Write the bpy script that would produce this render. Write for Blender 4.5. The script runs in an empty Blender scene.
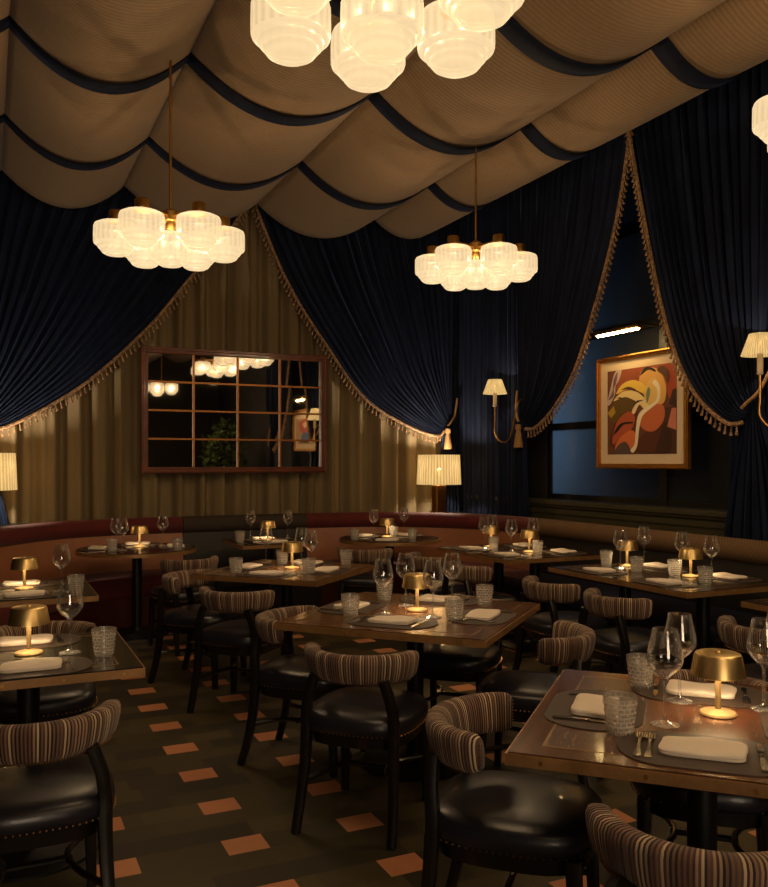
import bpy, math, random
from mathutils import Vector, Matrix
random.seed(7)
PI = math.pi
scn = bpy.context.scene
COL = scn.collection
R = math.radians

# ------------------------------------------------------------------ helpers
class MB:
    """collects geometry for ONE mesh object"""
    def __init__(s):
        s.v = []; s.f = []; s.m = []; s.uv = []
    def face(s, idx, mat=0, uv=None):
        s.f.append(tuple(idx)); s.m.append(mat); s.uv.append(uv)
    def box(s, x0, x1, y0, y1, z0, z1, mat=0, M=None):
        b = len(s.v)
        P = [(x0,y0,z0),(x1,y0,z0),(x1,y1,z0),(x0,y1,z0),(x0,y0,z1),(x1,y0,z1),(x1,y1,z1),(x0,y1,z1)]
        if M is not None: P = [tuple(M @ Vector(p)) for p in P]
        s.v += P
        for q in ((3,2,1,0),(4,5,6,7),(0,1,5,4),(1,2,6,5),(2,3,7,6),(3,0,4,7)):
            s.face([b+i for i in q], mat)
    def grid(s, fn, nu, nv, mat=0, closed=False, uvf=None, flip=False):
        b = len(s.v)
        cu = nu if closed else nu+1
        for j in range(nv+1):
            for i in range(cu):
                s.v.append(tuple(fn(i/nu, j/nv)))
        for j in range(nv):
            for i in range(nu):
                a = b+j*cu+i; c = b+j*cu+(i+1) % cu
                d = b+(j+1)*cu+(i+1) % cu; e = b+(j+1)*cu+i
                q = [a,c,d,e]
                uv = None
                if uvf: uv = [uvf(i/nu,j/nv), uvf((i+1)/nu,j/nv), uvf((i+1)/nu,(j+1)/nv), uvf(i/nu,(j+1)/nv)]
                if flip:
                    q.reverse()
                    if uv: uv.reverse()
                s.face(q, mat, uv)
    def lathe(s, prof, seg=32, c=(0,0,0), mat=0, rmod=None, cap0=False, cap1=False, sup=None):
        """prof: (radius, z) from bottom to top on the outside"""
        b = len(s.v); n = len(prof)
        for k, (r, z) in enumerate(prof):
            for i in range(seg):
                a = 2*PI*i/seg
                rr = r*(rmod(a, k) if rmod else 1)
                ca, sa = math.cos(a), math.sin(a)
                if sup:
                    ex, sx, sy = sup
                    g = (abs(ca)**ex+abs(sa)**ex)**(-1/ex)
                    s.v.append((c[0]+rr*g*ca*sx, c[1]+rr*g*sa*sy, c[2]+z))
                else:
                    s.v.append((c[0]+rr*ca, c[1]+rr*sa, c[2]+z))
        for k in range(n-1):
            for i in range(seg):
                j = (i+1) % seg
                s.face([b+k*seg+i, b+k*seg+j, b+(k+1)*seg+j, b+(k+1)*seg+i], mat)
        if cap0: s.face([b+i for i in reversed(range(seg))], mat)
        if cap1: s.face([b+(n-1)*seg+i for i in range(seg)], mat)
    def tube(s, pts, r, seg=10, mat=0, cap=True, sq=None):
        """r: number or list; sq=(w,d) multipliers turn it into a rounded-square bar"""
        pts = [Vector(p) for p in pts]; n = len(pts); b = len(s.v)
        ref = None
        for k, p in enumerate(pts):
            t = (pts[min(k+1,n-1)]-pts[max(k-1,0)]).normalized()
            if ref is None:
                ref = Vector((0,0,1)) if abs(t.z) < .9 else Vector((1,0,0))
            u = (ref - t*ref.dot(t)).normalized(); w = t.cross(u); ref = u
            rr = r[k] if isinstance(r,(list,tuple)) else r
            for i in range(seg):
                a = 2*PI*(i+.5)/seg
                ca, sa = math.cos(a), math.sin(a)
                if sq:
                    g = (ca**4+sa**4)**-.25
                    ca *= g*sq[0]; sa *= g*sq[1]
                s.v.append(tuple(p + u*(rr*ca) + w*(rr*sa)))
        for k in range(n-1):
            for i in range(seg):
                j = (i+1) % seg
                s.face([b+k*seg+i, b+k*seg+j, b+(k+1)*seg+j, b+(k+1)*seg+i], mat)
        if cap:
            s.face([b+i for i in reversed(range(seg))], mat)
            s.face([b+(n-1)*seg+i for i in range(seg)], mat)
    def blob(s, c, r, mat=0, sz=1, seg=6):
        b = len(s.v)
        s.v.append((c[0],c[1],c[2]-r*sz))
        for i in range(seg):
            a = 2*PI*i/seg
            s.v.append((c[0]+r*math.cos(a), c[1]+r*math.sin(a), c[2]))
        s.v.append((c[0],c[1],c[2]+r*sz))
        for i in range(seg):
            j = (i+1) % seg
            s.face([b, b+1+j, b+1+i], mat); s.face([b+seg+1, b+1+i, b+1+j], mat)
    def prism(s, poly, z0, z1, mat=0):
        b = len(s.v); n = len(poly)
        s.v += [(x,y,z0) for x,y in poly] + [(x,y,z1) for x,y in poly]
        s.face([b+i for i in reversed(range(n))], mat); s.face([b+n+i for i in range(n)], mat)
        for i in range(n):
            j = (i+1) % n
            s.face([b+i, b+j, b+n+j, b+n+i], mat)
    def sweep(s, path, prof, mat=0, uvs=False):
        """closed profile (d, z) swept along a 2-D path; d is measured to the room side (right of travel)"""
        n = len(path); b = len(s.v); m = len(prof)
        L = [0]
        for k in range(1,n): L.append(L[-1]+math.dist(path[k],path[k-1]))
        for k,(x,y) in enumerate(path):
            p0 = path[max(k-1,0)]; p1 = path[min(k+1,n-1)]
            tx,ty = p1[0]-p0[0], p1[1]-p0[1]; q = math.hypot(tx,ty); tx/=q; ty/=q
            nx,ny = ty,-tx
            for d,z in prof: s.v.append((x+nx*d, y+ny*d, z))
        for k in range(n-1):
            for i in range(m):
                j = (i+1) % m
                uv = [(L[k],i/m),(L[k+1],i/m),(L[k+1],(i+1)/m),(L[k],(i+1)/m)] if uvs else None
                s.face([b+k*m+i, b+(k+1)*m+i, b+(k+1)*m+j, b+k*m+j], mat, uv)
        s.face([b+i for i in range(m)], mat); s.face([b+(n-1)*m+i for i in reversed(range(m))], mat)

def build(name, mb, mats, parent=None, smooth=40, bevel=0, loc=None, rot=None):
    me = bpy.data.meshes.new(name)
    me.from_pydata(mb.v, [], mb.f)
    if not isinstance(mats,(list,tuple)): mats = [mats]
    for m in mats: me.materials.append(m)
    me.polygons.foreach_set('material_index', mb.m)
    if any(u is not None for u in mb.uv):
        ul = me.uv_layers.new(name='UVMap')
        k = 0
        for p, u in zip(me.polygons, mb.uv):
            for q in range(p.loop_total):
                ul.data[p.loop_start+q].uv = u[q] if u else (0,0)
    if smooth:
        me.polygons.foreach_set('use_smooth', [True]*len(me.polygons))
        me.set_sharp_from_angle(angle=R(smooth))
    me.update()
    o = bpy.data.objects.new(name, me); COL.objects.link(o)
    if parent: o.parent = parent
    if loc: o.location = loc
    if rot is not None: o.rotation_euler = (0,0,rot)
    if bevel:
        bv = o.modifiers.new('bevel','BEVEL'); bv.width = bevel; bv.segments = 2; bv.limit_method = 'ANGLE'; bv.angle_limit = R(50)
    return o

def tag(o, label, cat, group=None, kind=None):
    o['label'] = label; o['category'] = cat
    if group: o['group'] = group
    if kind: o['kind'] = kind
    return o
def thing(name, label, cat, loc=(0,0,0), rot=0, group=None):
    o = bpy.data.objects.new(name, None); COL.objects.link(o)
    o.empty_display_size = .1
    o.location = loc; o.rotation_euler = (0,0,rot)
    return tag(o, label, cat, group)
def struct(o):
    o['kind'] = 'structure'; return o
KIDS = {}
def kids(o): return [c for c in bpy.data.objects if c.parent == o]
def dup(o, loc=None, rot=None, label=None, group=None, parent=None, _cache={}):
    key = o.name
    if key not in _cache: _cache[key] = kids(o)
    c = o.copy(); COL.objects.link(c)
    if parent: c.parent = parent
    for ch in _cache[key]: dup(ch, parent=c)
    if loc is not None: c.location = loc
    if rot is not None: c.rotation_euler = (0,0,rot)
    if label: c['label'] = label
    if group: c['group'] = group
    return c
class Proto:
    """first use moves the prototype itself, later uses copy it"""
    def __init__(s, o): s.o = o; s.used = False
    def put(s, loc, rot, label, group=None):
        if not s.used:
            s.used = True; o = s.o
            kids_ = None
            o.location = loc; o.rotation_euler = (0,0,rot); o['label'] = label
            if group: o['group'] = group
            return o
        return dup(s.o, loc, rot, label, group)

def smoothpath(pts, n=8):
    """Catmull-Rom through 2-D/3-D points"""
    pts = [Vector(p) for p in pts]; out = []
    for i in range(len(pts)-1):
        p0 = pts[max(i-1,0)]; p1 = pts[i]; p2 = pts[i+1]; p3 = pts[min(i+2,len(pts)-1)]
        for k in range(n):
            t = k/n
            out.append(.5*((2*p1)+(p2-p0)*t+(2*p0-5*p1+4*p2-p3)*t*t+(3*p1-p0-3*p2+p3)*t**3))
    out.append(pts[-1]); return out
def resample(pts, n):
    L = [0]
    for a,b in zip(pts,pts[1:]): L.append(L[-1]+(b-a).length)
    out = []; k = 0
    for i in range(n+1):
        d = L[-1]*i/n
        while k < len(pts)-2 and L[k+1] < d: k += 1
        f = (d-L[k])/max(L[k+1]-L[k],1e-9)
        out.append(pts[k].lerp(pts[k+1], min(max(f,0),1)))
    return out

# ------------------------------------------------------------------ materials
def lin(c):
    return tuple(((x/255)/12.92 if x/255 <= .04045 else ((x/255+.055)/1.055)**2.4) for x in c)+(1,)
class NT:
    def __init__(s, name):
        s.m = bpy.data.materials.new(name); s.m.use_nodes = True
        s.t = s.m.node_tree; s.b = s.t.nodes['Principled BSDF']; s.out = s.t.nodes['Material Output']
    def n(s, typ, **kw):
        d = s.t.nodes.new(typ)
        for k,v in kw.items():
            if hasattr(d,k) and k not in ('inputs',): setattr(d,k,v)
        return d
    def link(s, a, b): s.t.links.new(a,b)
    def set(s, **kw):
        for k,v in kw.items(): s.b.inputs[k.replace('_',' ')].default_value = v
        return s
    def math(s, op, a, b=None, c=None):
        d = s.n('ShaderNodeMath', operation=op)
        for i,x in enumerate((a,b,c)):
            if x is None: continue
            if hasattr(x,'links'): s.link(x, d.inputs[i])
            else: d.inputs[i].default_value = x
        return d.outputs[0]
    def mix(s, fac, a, b):
        d = s.n('ShaderNodeMix', data_type='RGBA')
        for sock,x in ((d.inputs[0],fac),(d.inputs[6],a),(d.inputs[7],b)):
            if hasattr(x,'links'): s.link(x, sock)
            else: sock.default_value = x
        return d.outputs[2]
    def ramp(s, fac, stops, interp='LINEAR'):
        d = s.n('ShaderNodeValToRGB'); cr = d.color_ramp; cr.interpolation = interp
        while len(cr.elements) < len(stops): cr.elements.new(.5)
        for e,(p,c) in zip(cr.elements, stops): e.position = p; e.color = c
        s.link(fac, d.inputs[0]); return d.outputs[0]
    def coord(s, kind='Object', scale=(1,1,1), rot=(0,0,0)):
        tc = s.n('ShaderNodeTexCoord'); mp = s.n('ShaderNodeMapping')
        mp.inputs['Scale'].default_value = scale; mp.inputs['Rotation'].default_value = rot
        s.link(tc.outputs[kind], mp.inputs[0]); return mp.outputs[0]
    def noise(s, vec, scale, detail=3, rough=.5, dist=0):
        d = s.n('ShaderNodeTexNoise'); d.inputs['Scale'].default_value = scale
        d.inputs['Detail'].default_value = detail; d.inputs['Roughness'].default_value = rough
        d.inputs['Distortion'].default_value = dist
        if vec is not None: s.link(vec, d.inputs['Vector'])
        return d.outputs['Fac']
    def bump(s, h, strength=.3, dist=.01):
        d = s.n('ShaderNodeBump'); d.inputs['Strength'].default_value = strength; d.inputs['Distance'].default_value = dist
        s.link(h, d.inputs['Height']); s.link(d.outputs[0], s.b.inputs['Normal'])

def plain(name, rgb, rough=.5, metal=0, noise=0, nscale=8, bump=0, bscale=200, **kw):
    t = NT(name); c = lin(rgb)
    t.set(Base_Color=c, Roughness=rough, Metallic=metal)
    for k,v in kw.items(): t.b.inputs[k.replace('_',' ')].default_value = v
    if noise:
        v = t.coord(); f = t.noise(v, nscale, 4, .6)
        d = tuple(x*(1-noise) for x in c[:3])+(1,); e = tuple(min(1,x*(1+noise)) for x in c[:3])+(1,)
        t.link(t.ramp(f, [(.3,d),(.7,e)]), t.b.inputs['Base Color'])
    if bump:
        v = t.coord(); t.bump(t.noise(v, bscale, 2), bump, .002)
    return t.m

def wood(name, dark, light, rough=.22, scale=(30,2.2,30), coat=.3, grain=.0):
    t = NT(name); v = t.coord('Object', scale)
    n1 = t.noise(v, 1.6, 6, .62, .6); n2 = t.noise(v, 9, 3, .6)
    f = t.math('ADD', t.math('MULTIPLY', n1, .7), t.math('MULTIPLY', n2, .3))
    st = [(.34,lin(dark)),(.62,lin(light))]
    if grain: st = [(.3,lin(dark)),(.5,lin(light)),(.56,lin(dark)),(.62,lin((150,120,95))),(.68,lin(dark))]  # palest stop paints reflections streaking along the open grain
    t.link(t.ramp(f, st), t.b.inputs['Base Color'])
    t.set(Roughness=rough, Coat_Weight=coat, Coat_Roughness=.08)
    t.bump(f, .5 if grain else .12, .001)
    return t.m

M = {}
M['wood'] = wood('lacquered_wood', (56,34,20), (112,72,42), .22)
M['wood_open'] = wood('open_grain_wood', (40,20,12), (94,54,34), .3, (26,3,26), .4, grain=1)
M['wood_far'] = wood('dark_wood_top', (26,19,14), (58,42,28), .2)
M['dark_top'] = wood('blackened_top', (18,20,18), (36,38,32), .14)
M['dark_border'] = wood('blackened_border', (24,22,18), (44,40,32), .18)
M['inlay'] = plain('brass_inlay', (150,118,72), .35, 1)
M['band'] = plain('bronze_band', (150,112,70), .4, .4, .25, 14)
M['brass'] = plain('brushed_brass', (196,152,82), .3, 1, .08, 30)
M['lamp_brass'] = plain('satin_gold', (232,200,136), .36, 1, .05, 40)
M['champagne'] = plain('champagne_metal', (160,136,94), .45, .5)
M['old_brass'] = plain('aged_brass', (150,104,52), .34, 1, .2, 20)
M['black_wood'] = plain('ebonised_wood', (16,13,12), .32, 0, .3, 20, Coat_Weight=.2)
M['iron'] = plain('black_iron', (14,13,13), .45, .3)
M['leather'] = plain('black_leather', (28,28,37), .34, 0, .2, 6, .25, 260, Coat_Weight=.15)
M['bench_leather'] = plain('bench_leather', (20,15,11), .55, 0, .2, 5, .2, 220)
M['navy_leather'] = plain('navy_leather', (30,34,58), .34, 0, .15, 5, .2, 220)
M['tan_leather'] = plain('tan_leather', (150,96,66), .5, 0, .12, 4, .2, 160)
M['velvet_red'] = plain('burgundy_velvet', (86,15,14), .8, 0, .25, 6, Sheen_Weight=.1)
M['red_leather'] = plain('oxblood_leather', (70,22,18), .45, 0, .2, 5)
M['nail'] = plain('nailhead_brass', (170,130,85), .3, 1)
M['steel'] = plain('polished_steel', (190,185,178), .18, 1)
M['napkin'] = plain('linen_napkin', (226,212,194), .9, 0, .05, 12, .3, 500)
M['placemat'] = plain('placemat_leather', (62,46,36), .6, 0, .12, 9)
M['sill'] = plain('painted_panel', (58,54,36), .5, 0, .12, 3)
M['dark_wall'] = plain('dark_wall', (30,26,22), .7, 0, .2, 2)
M['black_frame'] = plain('black_frame', (14,14,15), .4)
M['mir_frame'] = wood('mahogany_frame', (78,34,18), (120,58,32), .35, (4,4,4))
M['muntin'] = plain('muntin_gilt', (150,98,52), .4, .7)
M['gold_frame'] = plain('gilt_frame', (196,138,66), .34, .85, .15, 12)
M['mat_board'] = plain('mat_board', (214,192,160), .9)
M['pot'] = plain('glazed_pot', (60,52,44), .4)
M['leaf'] = plain('leaf_green', (84,104,56), .5, 0, .3, 6)
M['rope'] = plain('tieback_rope', (150,112,66), .8, 0, .25, 60)

def fringe_mat():
    t = NT('bronze_fringe'); v = t.coord('Object', (1,1,1))
    f = t.noise(v, 45, 2, .7)
    t.link(t.ramp(f, [(.35,lin((74,50,32))),(.65,lin((176,136,92)))]), t.b.inputs['Base Color'])
    t.set(Roughness=.7, Sheen_Weight=.2); return t.m
M['fringe'] = fringe_mat()

def velvet(name, rgb, sheen, tint, var=.38):
    t = NT(name); v = t.coord('Object', (6,6,1.2)); f = t.noise(v, 2.2, 4, .6)
    c = lin(rgb); d = tuple(x*(1-var) for x in c[:3])+(1,); e = tuple(x*(1+var) for x in c[:3])+(1,)
    t.link(t.ramp(f, [(.3,d),(.7,e)]), t.b.inputs['Base Color'])
    t.set(Roughness=.75, Sheen_Weight=sheen, Sheen_Roughness=.35, Sheen_Tint=lin(tint)); 
    t.b.inputs['Specular IOR Level'].default_value = .15
    return t.m
M['blue_velvet'] = velvet('navy_velvet', (18,25,45), .32, (110,140,200))
M['taupe'] = velvet('taupe_drape', (126,110,82), .05, (210,190,150), .06)

def stripes():
    t = NT('striped_moquette'); tc = t.n('ShaderNodeUVMap'); sp = t.n('ShaderNodeSeparateXYZ')
    t.link(tc.outputs[0], sp.inputs[0])
    def band(freq, seed):
        k = t.math('FLOOR', t.math('MULTIPLY', sp.outputs[0], freq))
        w = t.n('ShaderNodeTexWhiteNoise', noise_dimensions='1D')
        t.link(t.math('ADD', k, seed), w.inputs['W']); return w.outputs['Value']
    f = band(85, 3.3); g = band(85, 9.1)
    lt = t.ramp(f, [(0,lin((104,78,62))),(.3,lin((150,124,98))),(.55,lin((122,92,76))),(.75,lin((186,162,130)))], 'CONSTANT')
    dk = t.ramp(g, [(0,lin((26,17,16))),(.35,lin((58,30,28))),(.6,lin((40,28,26))),(.8,lin((78,56,48)))], 'CONSTANT')
    fr = t.math('FRACT', t.math('MULTIPLY', sp.outputs[0], 85))
    t.link(t.mix(t.math('GREATER_THAN', fr, .48), dk, lt), t.b.inputs['Base Color'])
    h = t.math('SINE', t.math('MULTIPLY', fr, PI))
    t.bump(h, .5, .003); t.set(Roughness=.9, Sheen_Weight=.1)
    return t.m
M['stripe'] = stripes()

def roll_top(name, a, b, freq):
    t = NT(name); tc = t.n('ShaderNodeUVMap'); sp = t.n('ShaderNodeSeparateXYZ'); t.link(tc.outputs[0], sp.inputs[0])
    s1 = t.math('SINE', t.math('MULTIPLY', sp.outputs[0], freq*2*PI)); s2 = t.math('SINE', t.math('MULTIPLY', sp.outputs[1], 18*2*PI))
    f = t.math('ADD', t.math('MULTIPLY', t.math('MULTIPLY', s1, s2), .5), .5)
    t.link(t.ramp(f, [(.35,lin(a)),(.7,lin(b))]), t.b.inputs['Base Color']); t.set(Roughness=.85); return t.m
M['dot_roll'] = roll_top('patterned_roll', (34,26,22), (70,58,48), 26)
M['brown_roll'] = roll_top('ribbed_brown_roll', (84,60,38), (112,84,56), 40)

def ceiling_fabric():
    t = NT('pleated_ceiling_fabric'); v = t.coord('Object')
    sp = t.n('ShaderNodeSeparateXYZ'); t.link(v, sp.inputs[0])
    wob = t.noise(v, 2.0, 2)
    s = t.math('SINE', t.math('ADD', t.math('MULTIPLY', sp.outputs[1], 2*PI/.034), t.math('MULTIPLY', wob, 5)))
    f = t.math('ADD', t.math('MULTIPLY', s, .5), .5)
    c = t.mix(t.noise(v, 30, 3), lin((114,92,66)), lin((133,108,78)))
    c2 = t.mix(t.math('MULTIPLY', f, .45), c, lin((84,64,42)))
    t.link(c2, t.b.inputs['Base Color']); t.bump(f, .35, .004); t.set(Roughness=.95, Sheen_Weight=.05)
    return t.m
M['ceil_fab'] = ceiling_fabric()
M['strap'] = velvet('navy_strap', (10,15,32), .08, (90,120,190))

def floor_mat():
    t = NT('mosaic_tile_floor'); v = t.coord('Object'); sp = t.n('ShaderNodeSeparateXYZ'); t.link(v, sp.inputs[0])
    px_, py_ = .4885, .4105                      # salmon lattice pitch along x and y
    X = t.math('DIVIDE', t.math('SUBTRACT', sp.outputs[0], .918-.0815), px_/3)
    Y = t.math('DIVIDE', t.math('SUBTRACT', sp.outputs[1], 3.252-.0684), py_/3)
    j = t.math('FLOOR', Y)
    i = t.math('FLOOR', X)
    def m0(a): return t.math('COMPARE', t.math('FLOORED_MODULO', a, 3.0), 0.0, .2)
    sal = t.math('MULTIPLY', m0(i), m0(j))
    # running-bond dark tiles
    off = t.math('MULTIPLY', t.math('FLOORED_MODULO', j, 3.0), .63)
    ib = t.math('FLOOR', t.math('DIVIDE', t.math('ADD', X, off), 1.5))
    cb = t.n('ShaderNodeCombineXYZ'); t.link(ib, cb.inputs[0]); t.link(j, cb.inputs[1])
    wn = t.n('ShaderNodeTexWhiteNoise', noise_dimensions='2D'); t.link(cb.outputs[0], wn.inputs['Vector'])
    c2 = t.n('ShaderNodeCombineXYZ'); t.link(i, c2.inputs[0]); t.link(j, c2.inputs[1])
    wn2 = t.n('ShaderNodeTexWhiteNoise', noise_dimensions='2D'); t.link(c2.outputs[0], wn2.inputs['Vector'])
    cl = t.noise(v, 14, 5, .65)
    olive = t.ramp(wn.outputs['Value'], [(0,lin((44,37,19))),(.35,lin((68,58,29))),(.6,lin((80,68,36))),(.85,lin((58,52,28)))], 'CONSTANT')
    olive = t.mix(t.math('MULTIPLY', cl, .5), olive, lin((38,28,14)))
    salm = t.mix(wn2.outputs['Value'], lin((196,128,88)), lin((206,142,100)))
    salm = t.mix(t.math('MULTIPLY', cl, .4), salm, lin((140,80,50)))
    t.link(t.mix(sal, olive, salm), t.b.inputs['Base Color'])
    t.set(Roughness=.62); t.bump(cl, .06, .002)
    return t.m
M['floor'] = floor_mat()

def emit(name, rgb, strength, ribs=None):
    t = NT(name); t.set(Base_Color=lin((230,215,190)), Roughness=.5)
    t.b.inputs['Emission Color'].default_value = lin(rgb); t.b.inputs['Emission Strength'].default_value = strength
    return t
def seethrough(t, f, col):
    tr = t.n('ShaderNodeBsdfTransparent'); tr.inputs[0].default_value = col
    mx = t.n('ShaderNodeMixShader'); mx.inputs[0].default_value = f
    t.link(t.b.outputs[0], mx.inputs[1]); t.link(tr.outputs[0], mx.inputs[2]); t.link(mx.outputs[0], t.out.inputs[0])
    return t.m
def opal():
    t = emit('opal_glass', (255,229,182), .9); t.set(Base_Color=(.03,.028,.024,1))
    v = t.coord('Object'); sp = t.n('ShaderNodeSeparateXYZ'); t.link(v, sp.inputs[0])
    ang = t.math('ARCTAN2', sp.outputs[1], sp.outputs[0])
    rib = t.math('ADD', t.math('MULTIPLY', t.math('COSINE', t.math('MULTIPLY', ang, 24.0)), .5), .5)
    zone = t.math('MULTIPLY', t.math('GREATER_THAN', sp.outputs[2], -.128), t.math('LESS_THAN', sp.outputs[2], -.03))
    k = t.math('SUBTRACT', 1.0, t.math('MULTIPLY', t.math('MULTIPLY', rib, zone), .2))  # groove shading put into the emission between the ribs
    # moulded steps below: their shading painted as dimmer emission rings
    ring = t.math('ADD', t.math('MULTIPLY', t.math('SINE', t.math('MULTIPLY', sp.outputs[2], 240.0)), .5), .5)
    k2 = t.math('SUBTRACT', k, t.math('MULTIPLY', t.math('MULTIPLY', ring, t.math('LESS_THAN', sp.outputs[2], -.14)), .1))
    t.link(t.math('MULTIPLY', k2, OPAL), t.b.inputs['Emission Strength'])
    t.set(Roughness=.3)
    return seethrough(t, .35, (1,.86,.66,1))
OPAL = .74
M['opal'] = opal()
def pleat():
    t = emit('pleated_lampshade', (255,214,140), 1.0); t.set(Base_Color=(.06,.05,.04,1)); v = t.coord('Object'); sp = t.n('ShaderNodeSeparateXYZ'); t.link(v, sp.inputs[0])
    ang = t.math('ARCTAN2', sp.outputs[1], sp.outputs[0])
    rib = t.math('ADD', t.math('MULTIPLY', t.math('COSINE', t.math('MULTIPLY', ang, 44.0)), .5), .5)
    nz = t.noise(t.coord('Object', (20,20,2)), 2, 2)
    k = t.math('MULTIPLY', t.math('SUBTRACT', 1.0, t.math('MULTIPLY', rib, .45)), t.math('ADD', t.math('MULTIPLY', nz, .8), .6))
    t.link(t.math('MULTIPLY', k, .74), t.b.inputs['Emission Strength']); return seethrough(t, .3, (1,.85,.6,1))
M['pleat'] = pleat()
M['diffuser'] = emit('lamp_diffuser', (255,222,172), 22).m
M['tube_glow'] = emit('picture_lamp_glow', (255,214,140), 50).m
M['bulb'] = emit('bulb', (255,210,140), 1.2).m

def thin_glass(name, tint, gl, fres=1.45):
    t = NT(name); t.t.nodes.remove(t.b)
    tr = t.n('ShaderNodeBsdfTransparent'); tr.inputs[0].default_value = tint
    g = t.n('ShaderNodeBsdfGlossy'); g.inputs['Roughness'].default_value = gl; g.inputs['Color'].default_value = (1,1,1,1)
    f = t.n('ShaderNodeLayerWeight'); f.inputs[0].default_value = .5
    mx = t.n('ShaderNodeMixShader')
    t.link(t.math('ADD', .09, t.math('MULTIPLY', t.math('POWER', f.outputs['Facing'], 2.4), .85)), mx.inputs[0])
    df = t.n('ShaderNodeBsdfDiffuse'); df.inputs[0].default_value = (.75,.72,.68,1)  # pale diffuse rim painted in for bright edge reflections
    m2 = t.n('ShaderNodeMixShader'); t.link(t.math('MULTIPLY', t.math('POWER', f.outputs['Facing'], 2.5), .6), m2.inputs[0])
    t.link(tr.outputs[0], m2.inputs[1]); t.link(df.outputs[0], m2.inputs[2])
    t.link(m2.outputs[0], mx.inputs[1]); t.link(g.outputs[0], mx.inputs[2]); t.link(mx.outputs[0], t.out.inputs[0])
    return t.m
M['glass'] = thin_glass('clear_glass', (.97,.97,.97,1), .01, 1.5)
def crystal():
    t = NT('cut_crystal'); t.t.nodes.remove(t.b)
    v = t.coord('Object'); sp = t.n('ShaderNodeSeparateXYZ'); t.link(v, sp.inputs[0])
    ang = t.math('MULTIPLY', t.math('ARCTAN2', sp.outputs[1], sp.outputs[0]), 16/(2*PI)); zz = t.math('DIVIDE', sp.outputs[2], .0115)
    row = t.math('FLOOR', zz); fz = t.math('ABSOLUTE', t.math('SUBTRACT', t.math('FRACT', zz), .5))
    fa = t.math('ABSOLUTE', t.math('SUBTRACT', t.math('FRACT', t.math('ADD', ang, t.math('MULTIPLY', row, .5))), .5))
    cut = t.math('MAXIMUM', t.math('SMOOTH_MIN', t.math('MAXIMUM', t.math('MULTIPLY', t.math('SUBTRACT', fz, .26), 6.0), 0.0), 1.0, .1), t.math('MULTIPLY', t.math('GREATER_THAN', fa, .42), .8))
    cut = t.math('MULTIPLY', cut, t.math('LESS_THAN', sp.outputs[2], .088))
    tr = t.n('ShaderNodeBsdfTransparent'); tr.inputs[0].default_value = (.9,.89,.87,1)
    gl = t.n('ShaderNodeBsdfGlossy'); gl.inputs['Roughness'].default_value = .1
    df = t.n('ShaderNodeBsdfTranslucent'); df.inputs[0].default_value = (.95,.9,.82,1)
    d2 = t.n('ShaderNodeBsdfDiffuse'); d2.inputs[0].default_value = (.9,.85,.78,1)
    f = t.n('ShaderNodeLayerWeight'); f.inputs[0].default_value = .5
    e = t.n('ShaderNodeMixShader'); e.inputs[0].default_value = .5; t.link(df.outputs[0], e.inputs[1]); t.link(d2.outputs[0], e.inputs[2])
    b = t.n('ShaderNodeMixShader'); t.link(t.math('ADD', .16, t.math('MULTIPLY', cut, .3)), b.inputs[0]); t.link(tr.outputs[0], b.inputs[1]); t.link(e.outputs[0], b.inputs[2])
    c = t.n('ShaderNodeMixShader'); t.link(t.math('ADD', .12, t.math('MULTIPLY', t.math('POWER', f.outputs['Facing'], 3.0), .5)), c.inputs[0])
    t.link(b.outputs[0], c.inputs[1]); t.link(gl.outputs[0], c.inputs[2]); t.link(c.outputs[0], t.out.inputs[0])
    return t.m
M['crystal'] = crystal()
def mirror_mat():
    t = NT('antique_mirror'); v = t.coord('Object'); f = t.noise(v, 3, 4)
    t.link(t.ramp(f, [(.3,(.62,.58,.52,1)),(.7,(.8,.77,.72,1))]), t.b.inputs['Base Color']); t.set(Metallic=1, Roughness=.02); return t.m
M['mirror'] = mirror_mat()
def pane():
    t = NT('frosted_pane'); t.t.nodes.remove(t.b)
    v = t.coord('Object', (1,4,30)); h = t.noise(v, 6, 3)
    bp = t.n('ShaderNodeBump'); bp.inputs['Strength'].default_value = .5; bp.inputs['Distance'].default_value = .01; t.link(h, bp.inputs['Height'])
    tl = t.n('ShaderNodeBsdfTranslucent'); tl.inputs[0].default_value = (.35,.38,.4,1); t.link(bp.outputs[0], tl.inputs[1])
    g = t.n('ShaderNodeBsdfGlossy'); g.inputs['Roughness'].default_value = .18; g.inputs['Color'].default_value = (.5,.5,.5,1); t.link(bp.outputs[0], g.inputs['Normal'])
    df = t.n('ShaderNodeBsdfDiffuse'); df.inputs[0].default_value = (.03,.03,.028,1)
    a = t.n('ShaderNodeMixShader'); a.inputs[0].default_value = .4; t.link(tl.outputs[0], a.inputs[1]); t.link(df.outputs[0], a.inputs[2])
    f = t.n('ShaderNodeFresnel'); f.inputs[0].default_value = 1.45
    c = t.n('ShaderNodeMixShader'); t.link(f.outputs[0], c.inputs[0]); t.link(a.outputs[0], c.inputs[1]); t.link(g.outputs[0], c.inputs[2]); t.link(c.outputs[0], t.out.inputs[0])
    return t.m
M['pane'] = pane()

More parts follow.
